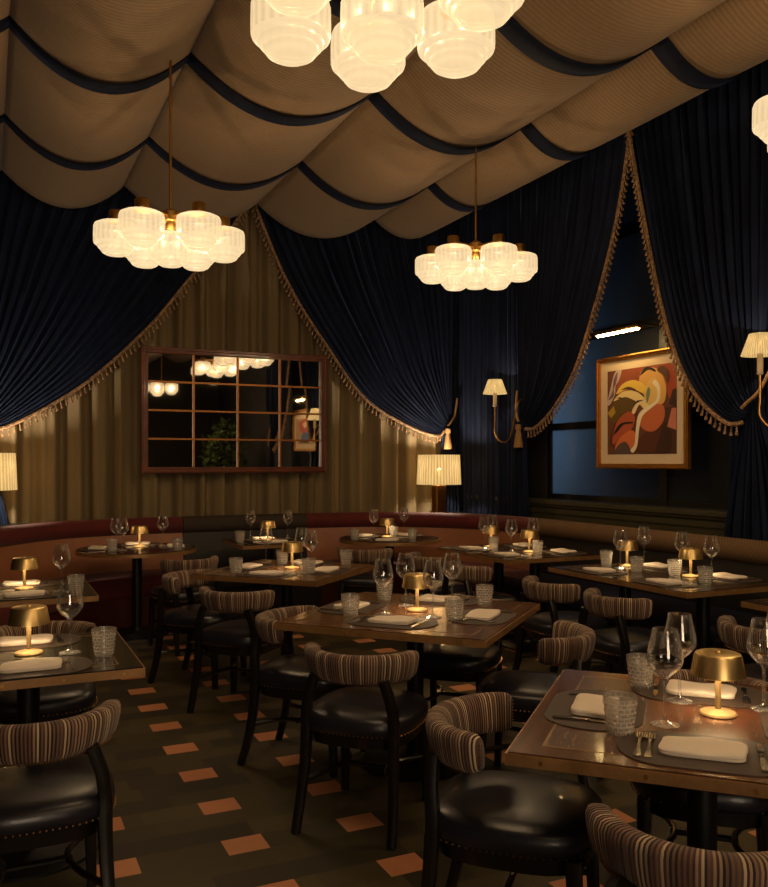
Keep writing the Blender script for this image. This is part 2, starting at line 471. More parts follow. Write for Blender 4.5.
# ------------------------------------------------------------------ room shell   x runs along the mirror wall, y towards it
XL, XR, YN, YB, ZC = -2.8, 5.36, -4.2, 8.95, 4.75
mb = MB(); mb.box(XL,XR,YN,YB,-.06,0); struct(build('floor', mb, M['floor'], smooth=0))
mb = MB(); mb.box(XL-.1,XR+.4,YN-.1,YB+.1,ZC,ZC+.1); struct(build('ceiling', mb, M['dark_wall'], smooth=0))
mb = MB(); mb.box(XL,XR+.14,YB,YB+.1,0,ZC); struct(build('wall_back', mb, M['dark_wall'], smooth=0))
mb = MB(); mb.box(XL,XR+.14,YN-.1,YN,0,ZC); struct(build('wall_front', mb, M['dark_wall'], smooth=0))
mb = MB(); mb.box(XL-.1,XL,YN,YB,0,ZC); struct(build('wall_left', mb, M['dark_wall'], smooth=0))
BAYS = [(4.62,7.42,5.78), (1.45,4.25,2.85)]       # window bays in the right wall: y0, y1, apex
mb = MB()
ys = [YN]+[q for b in sorted(BAYS) for q in b[:2]]+[YB]
for k in range(0,len(ys),2): mb.box(XR,XR+.14,ys[k],ys[k+1],0,ZC)
for y0,y1,_ in BAYS:
    mb.box(XR,XR+.14,y0,y1,0,1.08); mb.box(XR,XR+.14,y0,y1,4.45,ZC)
struct(build('wall_right', mb, M['dark_wall'], smooth=0))
# panelled dado under the windows with its sill
mb = MB(); mb.box(5.19,XR,YN,8.9,0,1.07); mb.box(5.175,5.19,YN,8.9,.98,1.03)
struct(build('trim_dado', mb, M['sill'], smooth=0))
mb = MB(); mb.box(5.135,XR,YN,8.9,1.07,1.115); mb.box(5.155,5.19,YN,8.9,1.045,1.07)
struct(build('trim_sill', mb, M['sill'], smooth=0, bevel=.006))
for n,(y0,y1,ya) in enumerate(BAYS,1):
    f = MB(); x0,x1 = XR+.01, XR+.075
    ym = y0+(5.72-4.62)
    bars_y = [(y0,y0+.06),(ym-.045,ym+.045),(y1-.06,y1)]
    bars_z = [(1.115,1.17),(1.83,1.9),(2.7,2.78),(3.6,3.68),(4.38,4.45)]
    for a,b in bars_y: f.box(x0,x1,a,b,1.115,4.45)
    for a,b in bars_z: f.box(x0+.005,x1-.005,y0,y1,a,b)
    w = struct(build(f'window_{n}', f, M['black_frame'], smooth=0))
    for k in range(2):
        for q in range(4):
            p = MB(); p.box(XR+.036,XR+.044,bars_y[k][1]-.01,bars_y[k+1][0]+.01,bars_z[q][1]-.01,bars_z[q+1][0]+.01)
            build('pane', p, M['pane'], w, smooth=0)

f = MB(); f.box(-1.5,-1.4,YN,YN+.06,.2,3.0); f.box(.5,.6,YN,YN+.06,.2,3.0); f.box(-1.4,.5,YN,YN+.06,2.9,3.0); f.box(-1.4,.5,YN,YN+.06,.2,.3); f.box(-.48,-.42,YN,YN+.06,.3,2.9)
w3 = struct(build('window_3', f, M['black_frame'], smooth=0))
for a,b in ((-1.4,-.48),(-.42,.5)):
    p = MB(); p.box(a,b,YN+.01,YN+.02,.3,2.9); build('pane', p, emit('evening_window', (255,226,190), 5).m, w3, smooth=0)

# ------------------------------------------------------------------ draped ceiling
ZS = 4.15
seams = [(-2.5,-1.19),(-1.19,.12),(.12,1.19),(1.19,2.5),(2.5,3.81),(3.81,4.6)]
cnames = ['drape bay over the dark wall beyond the frame','drape bay beside the wall, farthest from the windows','drape bay over the round booth table and first rod','wide drape bay between the two hanging rods','drape bay crossing above the square wood tables','narrow rolled drape bay along the window curtains']
ub = [-4.0,-2.1,-.56,.99,2.55,4.1,5.56,7.12,8.42]
for k,(a,b) in enumerate(seams):
    if k == 0: continue
    w = b-a; sag = .28 if w > 1 else .17
    def zf(s, y, low=0):
        i = 0
        while i < len(ub)-2 and y > ub[i+1]: i += 1
        fr = (y-ub[i])/(ub[i+1]-ub[i])
        bul = 1+.05*math.sin(PI*min(max(fr,0),1))
        return ZS - sag*4*s*(1-s)*bul - low
    mb = MB(); y0,y1 = -4.0,8.42
    def fn(i,j): 
        y = y0+(y1-y0)*j
        return (a+w*i, y, zf(i,y))
    mb.grid(fn, 22, 96, flip=True)
    root = build('ceiling_drape', mb, M['ceil_fab'], smooth=60)
    sd = root.modifiers.new('thick','SOLIDIFY'); sd.thickness = .008; sd.offset = 1
    tag(root, 'tan ribbed fabric '+cnames[k], 'ceiling drape', 'sagging fabric bays of the ceiling')
    for y in ub[1:-1]:
        if y < 2: continue
        s = MB(); hw = .075
        def fs(i,j): 
            yy = y+(j-.5)*2*hw
            return (a+w*i, yy, zf(i,y)-.012-.02*math.sin(PI*i))
        s.grid(fs, 22, 2, flip=True)
        st = build('strap', s, M['strap'], root, smooth=60)
        sd = st.modifiers.new('thick','SOLIDIFY'); sd.thickness = .008; sd.offset = 0
        st['label'] = 'navy velvet strap'

# ------------------------------------------------------------------ curtains
def curtain(label, plane, val, lead, outer, tie, ztop, zbot, nf, amp, tail, seed, group, flipd=1):
    """plane 'y': curtain lies along x at y=val; plane 'x': lies along y at x=val. lead: (s,z) from the top to the tie"""
    rnd = random.Random(seed)
    def W(s, z, d): return (s, val+d, z) if plane == 'y' else (val+d, s, z)
    root = thing('tied_curtain', label, 'curtain', (0,0,0), 0, group)
    L = resample(smoothpath([Vector((p[0],p[1])) for p in lead], 10), 60)
    ph = [rnd.uniform(0,6.28) for _ in range(4)]
    ts, tz = tie
    sg = 1 if outer > lead[0][0] else -1
    def O(t):  # outer edge, straight down to the tie
        return Vector((outer+(ts+sg*.05-outer)*t**3, ztop+(tz+.04-ztop)*t))
    def P(s, t):
        k = t*60; i = min(int(k),59); l = L[i].lerp(L[i+1], k-i)
        o = O(t); q = s
        # s = 0 outer edge, s = 1 leading edge; folds hang in catenaries between
        p = o.lerp(l, q)
        A = amp*(1-.55*t)*(.35+.65*min(1,3*(1-s)+.2))
        d = A*math.sin(2*PI*nf*s + ph[0] + 1.3*math.sin(7*s+ph[1]) + .8*math.sin(3*t+ph[2])) + .35*A*math.sin(2*PI*nf*2.3*s+ph[3])
        bulge = -.05*math.sin(PI*t)*math.sin(PI*s) * flipd
        return W(p.x, p.y, d*.9+bulge*.5)
    mb = MB(); mb.grid(P, nf*9, 44)
    drape = build('drape', mb, M['blue_velvet'], root, smooth=80)
    # fringe along the leading edge: braid and hanging tassels
    fb = MB(); pts = []
    for k in range(61):
        p = P(1, k/60); pts.append(Vector(p))
    off = Vector((0,-.018,0)) if plane == 'y' else Vector((-.018,0,0))
    fb.tube([p+off for p in pts], .017, 6)
    length = sum((b-a).length for a,b in zip(pts,pts[1:])); n = int(length/.052)
    rs = resample(pts, n)
    for k in range(1,n):
        a = rs[k]; tg = (rs[k+1]-rs[k-1]).normalized()
        out = Vector((0,0,-1)); hor = Vector((1,0,0)) if plane == 'y' else Vector((0,1,0))
        away = hor*(-sg); dirn = (away*.55*abs(tg.z) + out*1.0).normalized()
        b = a+off+dirn*.055
        fb.tube([a+off, a+off+dirn*.03], [.006,.006], 4, cap=False)
        fb.blob(tuple(a+off+dirn*.034), .011, seg=5); fb.tube([b-dirn*.014, b+dirn*.028], [.007,.014], 5)
    build('tassel_fringe', fb, M['fringe'], root)
    # tail under the tieback
    w0, c1, w1 = tail
    def T(s, t):
        z = tz+(zbot-tz)*t
        cx = ts+sg*.02+(c1-ts-sg*.02)*min(1,t*1.3)
        w = .07+(w1-.07)*(1-(1-t)**2)
        d = (.025+.02*t)*math.sin(2*PI*7*s+ph[1]+t) + .01*math.sin(2*PI*17*s)
        return W(cx+(s-.5)*w, z, d)
    mt = MB(); mt.grid(T, 63, 16); build('tail', mt, M['blue_velvet'], root, smooth=80)
    # rope tieback with its tassel
    rp = MB(); top = (ts+sg*.16, tz+.3)
    pr = [W(top[0],top[1],.03), W(ts+sg*.09,tz+.1,-.03), W(ts,tz,-.075), W(ts-sg*.03,tz-.03,-.08)]
    rp.tube([Vector(p) for p in smoothpath([Vector(p) for p in pr],6)], .013, 8)
    tb = build('tieback', rp, M['rope'], root)
    if plane == 'y' or ts > 7:
        ta = MB()
    cx = W(ts-sg*.03, tz-.06, -.085)
    if plane == 'y' or ts > 7: ta.lathe([(.004,0),(.03,-.005),(.034,-.05),(.022,-.07),(.03,-.09),(.05,-.24),(.0,-.245)][::-1], 16, cx)
    if plane == 'y' or ts > 7: build('tassel', ta, M['rope'], tb)
    return root

BG = 'tied-back navy velvet curtains'
curtain('navy velvet swag with tasselled edge covering the drum-lamp end farthest from the windows', 'y', 8.68,
        [(2.46,4.45),(2.43,4.17),(2.2,3.78),(1.87,3.37),(1.49,2.88),(1.01,2.39),(.64,2.1),(.15,1.82),(-.02,1.86)], -.35, (-.1,1.92), 4.5, 0, 21, .045, (0,0.0,.55), 1, BG)
curtain('navy velvet swag with tasselled edge sweeping from the mirror to the corner lamp', 'y', 8.68,
        [(2.51,4.45),(2.56,4.2),(2.92,3.41),(3.38,2.74),(3.8,2.22),(4.3,1.93),(4.7,1.8),(4.82,1.86)], 4.98, (4.86,1.95), 4.5, 0, 21, .045, (0,4.85,.4), 2, BG)
ap = 5.78
curtain('navy velvet curtain tied between the corner sconce and the abstract painting', 'x', 5.05,
        [(ap,4.55),(5.79,4.25),(5.96,3.56),(6.23,2.9),(6.52,2.36),(6.84,2.03),(7.15,1.85),(7.33,1.84)], 7.55, (7.39,1.95), 4.55, 0, 18, .042, (0,7.43,.22), 3, BG)
curtain('navy velvet curtain overlapping one painting corner, tied low beside a sconce', 'x', 5.05,
        [(ap-.02,4.55),(5.74,4.25),(5.52,3.29),(5.29,2.52),(5.03,2.05),(4.72,1.8),(4.55,1.79)], 4.33, (4.47,1.92), 4.55, 0, 15, .045, (0,4.42,.8), 4, BG)
curtain('navy velvet curtain beyond the second sconce, outside the frame', 'x', 5.05,
        [(2.88,4.55),(2.92,4.25),(3.06,3.5),(3.3,2.7),(3.5,2.1),(3.7,1.85),(3.8,1.84)], 3.95, (3.86,1.95), 4.55, 0, 12, .05, (0,3.8,.2), 5, BG)
curtain('navy velvet curtain on the window nearest the entrance', 'x', 5.05,
        [(2.84,4.55),(2.8,4.25),(2.6,3.4),(2.3,2.6),(1.95,2.05),(1.6,1.84)], 1.3, (1.45,1.95), 4.55, 0, 12, .05, (0,1.45,.4), 6, BG)
def pleats(name, label, path, z0, z1, wl, amp, mat, cat, seed, group=None):
    rnd = random.Random(seed); P = resample([Vector(p) for p in path], 400)
    L = sum((b-a).length for a,b in zip(P,P[1:]))
    ph = rnd.uniform(0,6)
    def fn(i,j):
        k = min(int(i*400),399); p = P[k].lerp(P[k+1], i*400-k); t = (P[min(k+2,400)]-P[max(k-2,0)]).normalized()
        x = i*L/wl*2*PI
        d = amp*(math.sin(x+1.2*math.sin(x*.23+ph)+.25*math.sin(j*5+x*.5))+.4*math.sin(x*2.1+ph))*(.75+.25*j)
        return (p.x+t.y*d, p.y-t.x*d, z1+(z0-z1)*j)
    mb = MB(); mb.grid(fn, int(L/wl*12), 14)
    o = build(name, mb, mat, smooth=80)
    return tag(o, label, cat, group)
pleats('pleated_curtain','straight navy velvet curtain filling the corner behind the small sconce', [(4.92,8.84),(5.13,8.84),(5.13,8.5),(5.12,7.5)], 0, 4.6, .105, .03, M['blue_velvet'], 'curtain', 3)
pleats('pleated_curtain','navy velvet curtain hanging flat between the two windows', [(5.14,4.75),(5.14,4.0)], 1.13, 4.6, .105, .02, M['blue_velvet'], 'curtain', 4)
pleats('drapery','olive taupe drapery hanging in soft folds behind the mirror', [(-.55,8.846),(4.96,8.846)], 0, 4.6, .25, .068, M['taupe'], 'drapery', 5)
pleats('pleated_curtain','navy velvet curtain over the wall outside the frame', [(-2.6,8.8),(-.5,8.8)], 0, 4.6, .12, .03, M['blue_velvet'], 'curtain', 6)

# ------------------------------------------------------------------ mirror
def rect_frame(mb, along, x0, x1, z0, z1, w, d0, d1, mat=0):
    def bx(a,b,c,e):
        if along == 'x': mb.box(a,b,d0,d1,c,e,mat)
        else: mb.box(d0,d1,a,b,c,e,mat)
    bx(x0,x1,z0,z0+w); bx(x0,x1,z1-w,z1); bx(x0,x0+w,z0+w,z1-w); bx(x1-w,x1,z0+w,z1-w)
mr = thing('wall_mirror','large rectangular mahogany mirror of sixteen panes on the taupe drapery','mirror',(0,0,0))
X0,X1,Z0,Z1 = 1.39,3.35,1.385,2.655
mb = MB(); rect_frame(mb,'x',X0,X1,Z0,Z1,.055,8.66,8.73); rect_frame(mb,'x',X0+.012,X1-.012,Z0+.012,Z1-.012,.018,8.64,8.665); rect_frame(mb,'x',X0+.046,X1-.046,Z0+.046,Z1-.046,.016,8.65,8.69)
build('frame', mb, M['mir_frame'], mr, smooth=0, bevel=.004)
ix0,ix1,iz0,iz1 = X0+.06,X1-.06,Z0+.06,Z1-.06
mb = MB()
for k in range(4):
    for q in range(4):
        a = ix0+(ix1-ix0)*k/4; b = ix0+(ix1-ix0)*(k+1)/4; c = iz0+(iz1-iz0)*q/4; e = iz0+(iz1-iz0)*(q+1)/4
        t1,t2 = random.uniform(-.0012,.0012), random.uniform(-.0012,.0012)
        n0 = len(mb.v); yy = 8.69
        mb.v += [(a,yy-t1-t2,c),(b,yy+t1-t2,c),(b,yy+t1+t2,e),(a,yy-t1+t2,e)]; mb.face([n0,n0+1,n0+2,n0+3])
build('mirror_glass', mb, M['mirror'], mr, smooth=0)
for k in range(1,4):
    m1 = MB(); a = ix0+(ix1-ix0)*k/4; m1.box(a-.009,a+.009,8.672,8.69,iz0,iz1); build('muntin', m1, M['muntin'], mr, smooth=0)
    m2 = MB(); c = iz0+(iz1-iz0)*k/4; m2.box(ix0,ix1,8.674,8.69,c-.009,c+.009); build('muntin', m2, M['muntin'], mr, smooth=0)
mb = MB(); mb.box(X0+.02,X1-.02,8.73,8.745,Z0+.02,Z1-.02); build('backing', mb, M['black_frame'], mr, smooth=0)

# ------------------------------------------------------------------ painting, picture light
ART = [  # (colour, closed outline) in 0..1, painted back to front
 ((104,60,42), [(0,0),(1,0),(1,1),(0,1)]),
 ((74,44,28), [(.5,0),(1,0),(1,.45),(.8,.5),(.62,.3)]),
 ((150,78,50), [(.15,1),(.2,.7),(.45,.78),(.7,.82),(.95,.9),(1,1)]),
 ((168,72,40), [(.78,.98),(1,.98),(1,.6),(.9,.62),(.85,.8)]),
 ((196,176,168), [(.0,.62),(.05,.8),(.12,.98),(.22,1),(.18,.88),(.13,.82),(.12,.72),(.04,.6)]),
 ((120,84,110), [(.02,.66),(.08,.76),(.1,.9),(.16,.98),(.14,.86),(.1,.78),(.1,.7)]),
 ((100,78,34), [(.02,.46),(.1,.62),(.3,.66),(.42,.58),(.3,.48),(.2,.4),(.08,.38)]),
 ((186,150,52), [(.0,.5),(.1,.58),(.13,.5),(.06,.44)]),
 ((86,36,22), [(.06,.1),(.1,.34),(.3,.5),(.5,.42),(.4,.1)]),
 ((178,86,50), [(.08,.2),(.16,.4),(.32,.5),(.42,.44),(.38,.3),(.2,.2),(.1,.12)]),
 ((212,112,62), [(.12,.08),(.2,.2),(.38,.28),(.46,.16),(.36,.03),(.2,.02)]),
 ((90,70,66), [(.13,.01),(.16,.1),(.28,.15),(.36,.04),(.3,0)]),
 ((86,42,26), [(.42,.04),(.5,.2),(.7,.3),(.78,.2),(.74,.06),(.6,.02)]),
 ((60,32,22), [(.72,.02),(.78,.2),(.86,.36),(.94,.2),(.9,.02)]),
 ((196,104,62), [(.46,.4),(.56,.54),(.74,.6),(.84,.5),(.82,.36),(.7,.26),(.56,.28)]),
 ((222,170,92), [(.5,.92),(.6,.98),(.76,.94),(.86,.76),(.84,.58),(.74,.56),(.66,.6),(.5,.74)]),
 ((232,196,84), [(.14,.72),(.24,.83),(.42,.86),(.58,.77),(.54,.7),(.4,.76),(.26,.75)]),
 ((238,214,150), [(.1,.64),(.22,.73),(.4,.74),(.54,.66),(.64,.53),(.58,.5),(.46,.6),(.3,.67),(.2,.66)]),
 ((224,186,110), [(.56,.62),(.6,.8),(.7,.86),(.78,.76),(.76,.62),(.66,.56)]),
 ((110,130,92), [(.6,.58),(.585,.68),(.62,.76),(.645,.72),(.63,.64)]),
 ((240,226,196), [(.68,.8),(.74,.72),(.72,.6),(.6,.54),(.48,.46),(.44,.3),(.42,.12),(.36,.05),(.4,.02),(.46,.1),(.49,.3),(.54,.44),(.66,.52),(.77,.6),(.78,.74),(.72,.83)]),
 ((238,214,170), [(.38,.5),(.46,.6),(.56,.62),(.58,.6),(.48,.56),(.42,.47)]),
 ((92,58,34), [(.22,.76),(.32,.79),(.42,.76),(.46,.72),(.42,.73),(.32,.76)]),
 ((34,22,18), [(.14,.665),(.2,.68),(.27,.655),(.22,.66)]),
 ((34,22,18), [(.39,.56),(.46,.62),(.57,.62),(.48,.6)]),
 ((34,22,18), [(.5,.9),(.58,.99),(.7,.96),(.72,.92),(.62,.955)]),
 ((34,22,18), [(.1,.24),(.2,.36),(.36,.38),(.4,.36),(.26,.35),(.16,.27)]),
 ((92,58,40), [(.74,.94),(.82,.98),(.9,.9),(.88,.78),(.84,.86)]),
 ((60,36,28), [(.9,.55),(.95,.7),(1,.72),(1,.5)]),
 ((196,120,96), [(.88,.3),(.94,.5),(1,.5),(1,.26)]),
]
ART2 = [((176,140,100), [(0,0),(1,0),(1,1),(0,1)]), ((176,72,52), [(.2,.98),(.1,.7),(.4,.55),(.7,.6),(.8,.9)]), ((70,96,130), [(.3,.55),(.25,.3),(.5,.2),(.7,.35),(.6,.55)]),
        ((60,50,40), [(.5,.3),(.8,.25),(.9,.05),(.3,.02)]), ((214,180,140), [(.4,.9),(.35,.75),(.5,.7),(.6,.85)])]
def painting(label, art, y0, y1, z0, z1, frame_w=.045, mat_w=.09, group=None):
    """hangs at the window bay facing -x; the picture's left side is at y1"""
    root = thing('framed_painting', label, 'painting', (0,0,0), 0)
    d0,d1 = 5.17,5.215
    f = MB(); rect_frame(f,'y',y0,y1,z0,z1,frame_w,d0,d1); rect_frame(f,'y',y0+.008,y1-.008,z0+.008,z1-.008,.014,d0-.012,d0)
    build('frame', f, M['gold_frame'], root, smooth=0, bevel=.004)
    m = MB(); m.box(d0+.018,d0+.022,y0+frame_w-.005,y1-frame_w+.005,z0+frame_w-.005,z1-frame_w+.005); build('mat_board', m, M['mat_board'], root, smooth=0)
    b = MB(); b.box(d0+.022,d1,y0+.02,y1-.02,z0+.02,z1-.02); build('backing', b, M['black_frame'], root, smooth=0)
    q = frame_w+mat_w; a0,a1,c0,c1 = y0+q,y1-q,z0+q*.95,z1-q*.95
    c = MB(); mats = []
    for k,(rgb,poly) in enumerate(art):
        mats.append(plain('paint', rgb, .6))
        if len(poly) > 4 or k == 0:
            pp = [Vector(p) for p in poly]
            if k > 0:
                ex = [pp[-1]]+pp+[pp[0],pp[1]]
                sm = []
                for i in range(1,len(ex)-2):
                    p0,p1,p2,p3 = ex[i-1],ex[i],ex[i+1],ex[i+2]
                    for s in range(5):
                        t = s/5
                        sm.append(.5*((2*p1)+(p2-p0)*t+(2*p0-5*p1+4*p2-p3)*t*t+(3*p1-p0-3*p2+p3)*t**3))
                pp = sm
        else: pp = [Vector(p) for p in poly]
        n0 = len(c.v); x = d0+.018-.0002*(k+1)
        for p in pp:
            u = min(max(p.x,0),1); v = min(max(p.y,0),1)
            c.v.append((x, a1+(a0-a1)*u, c0+(c1-c0)*v))
        c.face([n0+i for i in range(len(pp))], k)
    build('canvas', c, mats, root, smooth=0)
    return root
painting('abstract painting of orange, rust and cream swirls in a gilt frame', ART, 5.23,6.37, 1.44,2.46)
painting('tall framed figure painting at the entrance end of the window wall', ART2, 2.2,3.4, 1.62,2.48)
def picture_light(label, yc, z, ln):
    root = thing('picture_light', label, 'picture light', (5.0,yc,z), 0)
    b = MB(); pts = [(0,-ln/2,0),(0,ln/2,0)]
    # half shell opening towards the wall and down
    n0 = 0
    def fn(i,j):
        a = PI*.0+PI*1.15*i; return (-.028*math.sin(a)+.0, ln*(j-.5), .028*math.cos(a))
    b.grid(lambda i,j: (.034*math.cos(R(-5)+R(190)*i), ln*(j-.5), .034*math.sin(R(-5)+R(190)*i)), 14, 1)
    for s in (-1,1):
        n0 = len(b.v); b.v += [(.034*math.cos(R(-5)+R(190)*k/14), s*ln/2, .034*math.sin(R(-5)+R(190)*k/14)) for k in range(15)]
        b.face([n0+k for k in range(15)])
    o = build('hood', b, M['brass'], root)
    sd = o.modifiers.new('t','SOLIDIFY'); sd.thickness = .003
    g = MB(); g.tube([(.004,-ln/2+.015,-.006),(.004,ln/2-.015,-.006)], .012, 10); build('lamp_tube', g, M['tube_glow'], root)
    for s in (-.25,.25):
        a = MB(); a.tube([Vector(p) for p in smoothpath([Vector((.03,s*ln,.02)),Vector((.1,s*ln,.07)),Vector((.2,s*ln,.06)),Vector((.36,s*ln,.06))],6)], .008, 8); build('arm', a, M['brass'], root)
    return root
picture_light('brass tube picture light glowing above the abstract painting', 5.88, 2.64, .56)
picture_light('brass picture light over the entrance-end painting', 3.05, 2.62, .4)

# ------------------------------------------------------------------ chandeliers
def bulb_light(parent, z, power):
    l = bpy.data.lights.get('bulb_%g' % power)
    if l is None:
        l = bpy.data.lights.new('bulb_%g' % power,'POINT'); l.energy = power; l.color = (1,.79,.56); l.shadow_soft_size = .05 if power == P_DRUM else 0
    o = bpy.data.objects.new('bulb_light', l); COL.objects.link(o); o.parent = parent; o.location = (0,0,z); return o
P_CH, P_DRUM, P_SC = 12, 40, 3
def chandelier_proto():
    root = thing('chandelier','x','chandelier')
    H0 = 0.0                                    # root sits at the underside level of the shades' top plate
    prof = [(.0,-.204),(.035,-.203),(.062,-.198),(.08,-.188),(.09,-.176),(.094,-.164),(.103,-.161),(.109,-.152),(.111,-.142),(.122,-.139),(.13,-.132),(.134,-.122),(.134,-.07),(.133,-.03),(.126,-.014),(.105,-.004),(.06,0),(.045,.004),(.0,.005)]
    def ribs(a,k): return 1-.022*(.5+.5*math.cos(24*a)) if 11 <= k <= 13 else 1
    def shade_mesh():
        s = MB(); s.lathe(prof, 72, rmod=ribs); return s
    mesh0 = None
    h = MB(); h.lathe([(.0,-.05),(.018,-.045),(.03,-.02),(.03,.02),(.055,.03),(.055,.085),(.03,.1),(.012,.11)], 24); build('hub', h, M['brass'], root)
    for k in range(7):
        a = 2*PI*k/6+R(12); r = .325 if k < 6 else 0
        x,y,z = (r*math.cos(a), r*math.sin(a), 0) if k < 6 else (0,0,-.05)
        s = build('shade', shade_mesh(), M['opal'], root, loc=(x,y,z), rot=a)
        if mesh0 is None: mesh0 = s.data
        else: s.data = mesh0
        s['label'] = 'ribbed opal glass shade'; bulb_light(s, -.1, P_CH)
        if k < 6:
            c = MB(); c.lathe([(.0,.0),(.055,.0),(.056,.014),(.042,.02),(.042,.066),(.036,.074),(.0,.076)], 20); build('shade_holder', c, M['brass'], s)
            ar = MB(); ar.tube([(.04*math.cos(a),.04*math.sin(a),.06),(.3*math.cos(a),.3*math.sin(a),.035)], .009, 8); build('arm', ar, M['brass'], root)
    return root
chan = chandelier_proto()
def fabric_z(x, y):
    for a,b in seams:
        if a <= x < b:
            t = (x-a)/(b-a); return ZS-(.28 if b-a > 1 else .17)*4*t*(1-t)
    return ZS
CH = [(1.035,5.36,2.715,R(37),'opal glass chandelier hanging before the mirror wall, nearer the dark swag'),
      (3.33,5.5,2.8,R(17),'opal glass chandelier on a thin rod in front of the corner curtains'),
      (1.14,2.455,2.785,R(2),'large near chandelier of opal glass shades cut by the top of the frame'),
      (3.6,2.6,2.92,.3,'opal glass chandelier half out of frame beside the window curtain'),
      (3.15,-.3,2.8,.5,'opal glass chandelier behind the viewer, seen only in the mirror'),
      (1.2,-.4,2.8,.1,'opal glass chandelier outside the frame, added for room light')]  # unseen chandelier, added to light the near end of the room
cobjs = []
for k,c in enumerate(CH[1:]): cobjs.append((c, dup(chan)))
cobjs.append((CH[0], chan))
for c,o in cobjs:
    x,y,z,rot,lab = c
    o.location = (x,y,z+.254); o.rotation_euler = (0,0,rot); o['label'] = lab; o['group'] = 'opal glass chandeliers'
    rd = MB(); rd.tube([(0,0,.1),(0,0,fabric_z(x,y)+.02-(z+.254))], .008, 8); build('rod', rd, M['brass'], o)

# ------------------------------------------------------------------ shaded lamps and sconces
def pleated_shade(r0, r1, h, seg=88):
    s = MB()
    def f(i,j):
        a = 2*PI*i; rr = (r0+(r1-r0)*j)*(1+.018*math.cos(44*a)); return (rr*math.cos(a), rr*math.sin(a), h*j)
    s.grid(f, seg, 4, closed=True)
    return s
def ledge_lamp(label, x, y, z):
    root = thing('shaded_lamp', label, 'lamp', (x,y,z), 0, 'square-based lamps on the ledges')
    b = MB(); b.box(-.075,.075,-.075,.075,0,.03); b.box(-.062,.062,-.062,.062,.03,.32); b.box(-.03,.03,-.03,.03,.32,.35); build('base', b, M['old_brass'], root, bevel=.006, smooth=0)
    s = pleated_shade(.245,.23,.33); o = build('shade', s, M['pleat'], root, loc=(0,0,.33)); 
    sd = o.modifiers.new('t','SOLIDIFY'); sd.thickness = .004
    o['label'] = 'pleated cream shade'
    bulb_light(root, .54, P_DRUM)
    bl = MB(); bl.lathe([(0,.4),(.03,.42),(.035,.45),(.02,.5),(0,.51)], 12); build('bulb', bl, M['bulb'], root)
    return root
mb = MB()
mb.prism([(4.0,8.66),(4.98,8.66),(5.0,6.9),(4.95,6.95),(4.89,7.3),(4.75,7.72),(4.5,8.09),(4.15,8.38)][::-1], .86, .92)
struct(build('trim_ledge', mb, M['black_frame'], smooth=0))
mb = MB(); mb.prism([(-.75,8.78),(1.5,8.8),(.9,8.7),(.4,8.55),(.0,8.2),(-.3,7.7),(-.75,7.6)], .86, .92)
struct(build('trim_ledge_end', mb, M['black_frame'], smooth=0))
ledge_lamp('lamp with pleated drum shade and square brass base behind the corner booth', 4.57,8.34,.92)
ledge_lamp('pleated lamp at the picture edge behind the curved tan booth', 0,8.35,.92)
def sconce(label, y, z, x=4.86):
    """candle sconce; the shade stands in front of the curtain, its arm loops back to the plate"""
    root = thing('wall_sconce', label, 'sconce', (x,y,z), 0, 'candle sconces with cream shades')
    s = pleated_shade(.125,.072,.15); o = build('shade', s, M['pleat'], root); sd = o.modifiers.new('t','SOLIDIFY'); sd.thickness = .003
    c = MB(); c.tube([(0,0,.02),(0,0,-.12)], .02, 12); c.lathe([(0,-.14),(.018,-.135),(.024,-.12)], 12); build('candle', c, M['mat_board'], root)
    bulb_light(root, .125, P_SC)
    bl = MB(); bl.lathe([(0,.03),(.016,.045),(.018,.06),(0,.1)], 10); build('bulb', bl, M['bulb'], root)
    a = MB(); path = [(0,0,-.14),(0,0,-.3),(0,-.0,-.42),(.03,-.06,-.5),(.05,-.16,-.5),(.06,-.22,-.42),(.08,-.25,-.25),(.12,-.26,-.1),(.19,-.26,-.06)]
    a.tube([Vector(p) for p in smoothpath([Vector(p) for p in path],6)], .009, 8); build('arm', a, M['brass'], root)
    p = MB(); p.tube([(.19,-.26,-.06),(.215,-.26,-.06)], .06, 20); build('back_plate', p, M['brass'], root)
    return root
sconce('small candle sconce with cream shade on the corner curtain, above the drum lamp', 7.64, 2.22)
sconce('candle sconce with cream shade beside the tied curtain past the painting', 4.24, 2.24)

# ------------------------------------------------------------------ banquettes
def banquette(label, path, back_mat, roll_mat, seat_mat, base_mat, cat='banquette', ztop=.95):
    root = thing('banquette', label, cat, (0,0,0))
    P = [(p.x,p.y) for p in resample([Vector(q) for q in path], max(12,len(path)))]
    b = MB(); b.sweep(P, [(.06,0),(.54,0),(.56,.28),(.06,.28)]); build('base', b, base_mat, root, smooth=30)
    s = MB(); s.sweep(P, [(.1,.28),(.58,.28),(.6,.31),(.61,.4),(.58,.455),(.5,.47),(.12,.46)]); build('seat', s, seat_mat, root, smooth=50)
    k = MB(); k.sweep(P, [(.0,0),(.06,0),(.14,.45),(.13,.6),(.085,.81),(.0,.81)]); build('back_panel', k, back_mat, root, smooth=30)
    c = MB(); r = []
    for i in range(14):
        a = 2*PI*i/14; r.append((.055+.085*math.cos(-a), .875+.085*math.sin(-a)*1.0))
    c.sweep(P, r[::-1], uvs=True); build('top_roll', c, roll_mat, root, smooth=60)
    return root
lp = [(p.x,p.y) for p in resample(smoothpath([Vector(q) for q in [(-.75,6.6),(-.4,7.1),(-.1,7.55),(.16,7.92),(.48,8.26),(.9,8.47),(1.35,8.55),(1.75,8.57)]],8),48)]
banquette('curved tan leather booth with burgundy roll, left of the dotted bench', lp, M['tan_leather'], M['velvet_red'], M['velvet_red'], M['red_leather'])
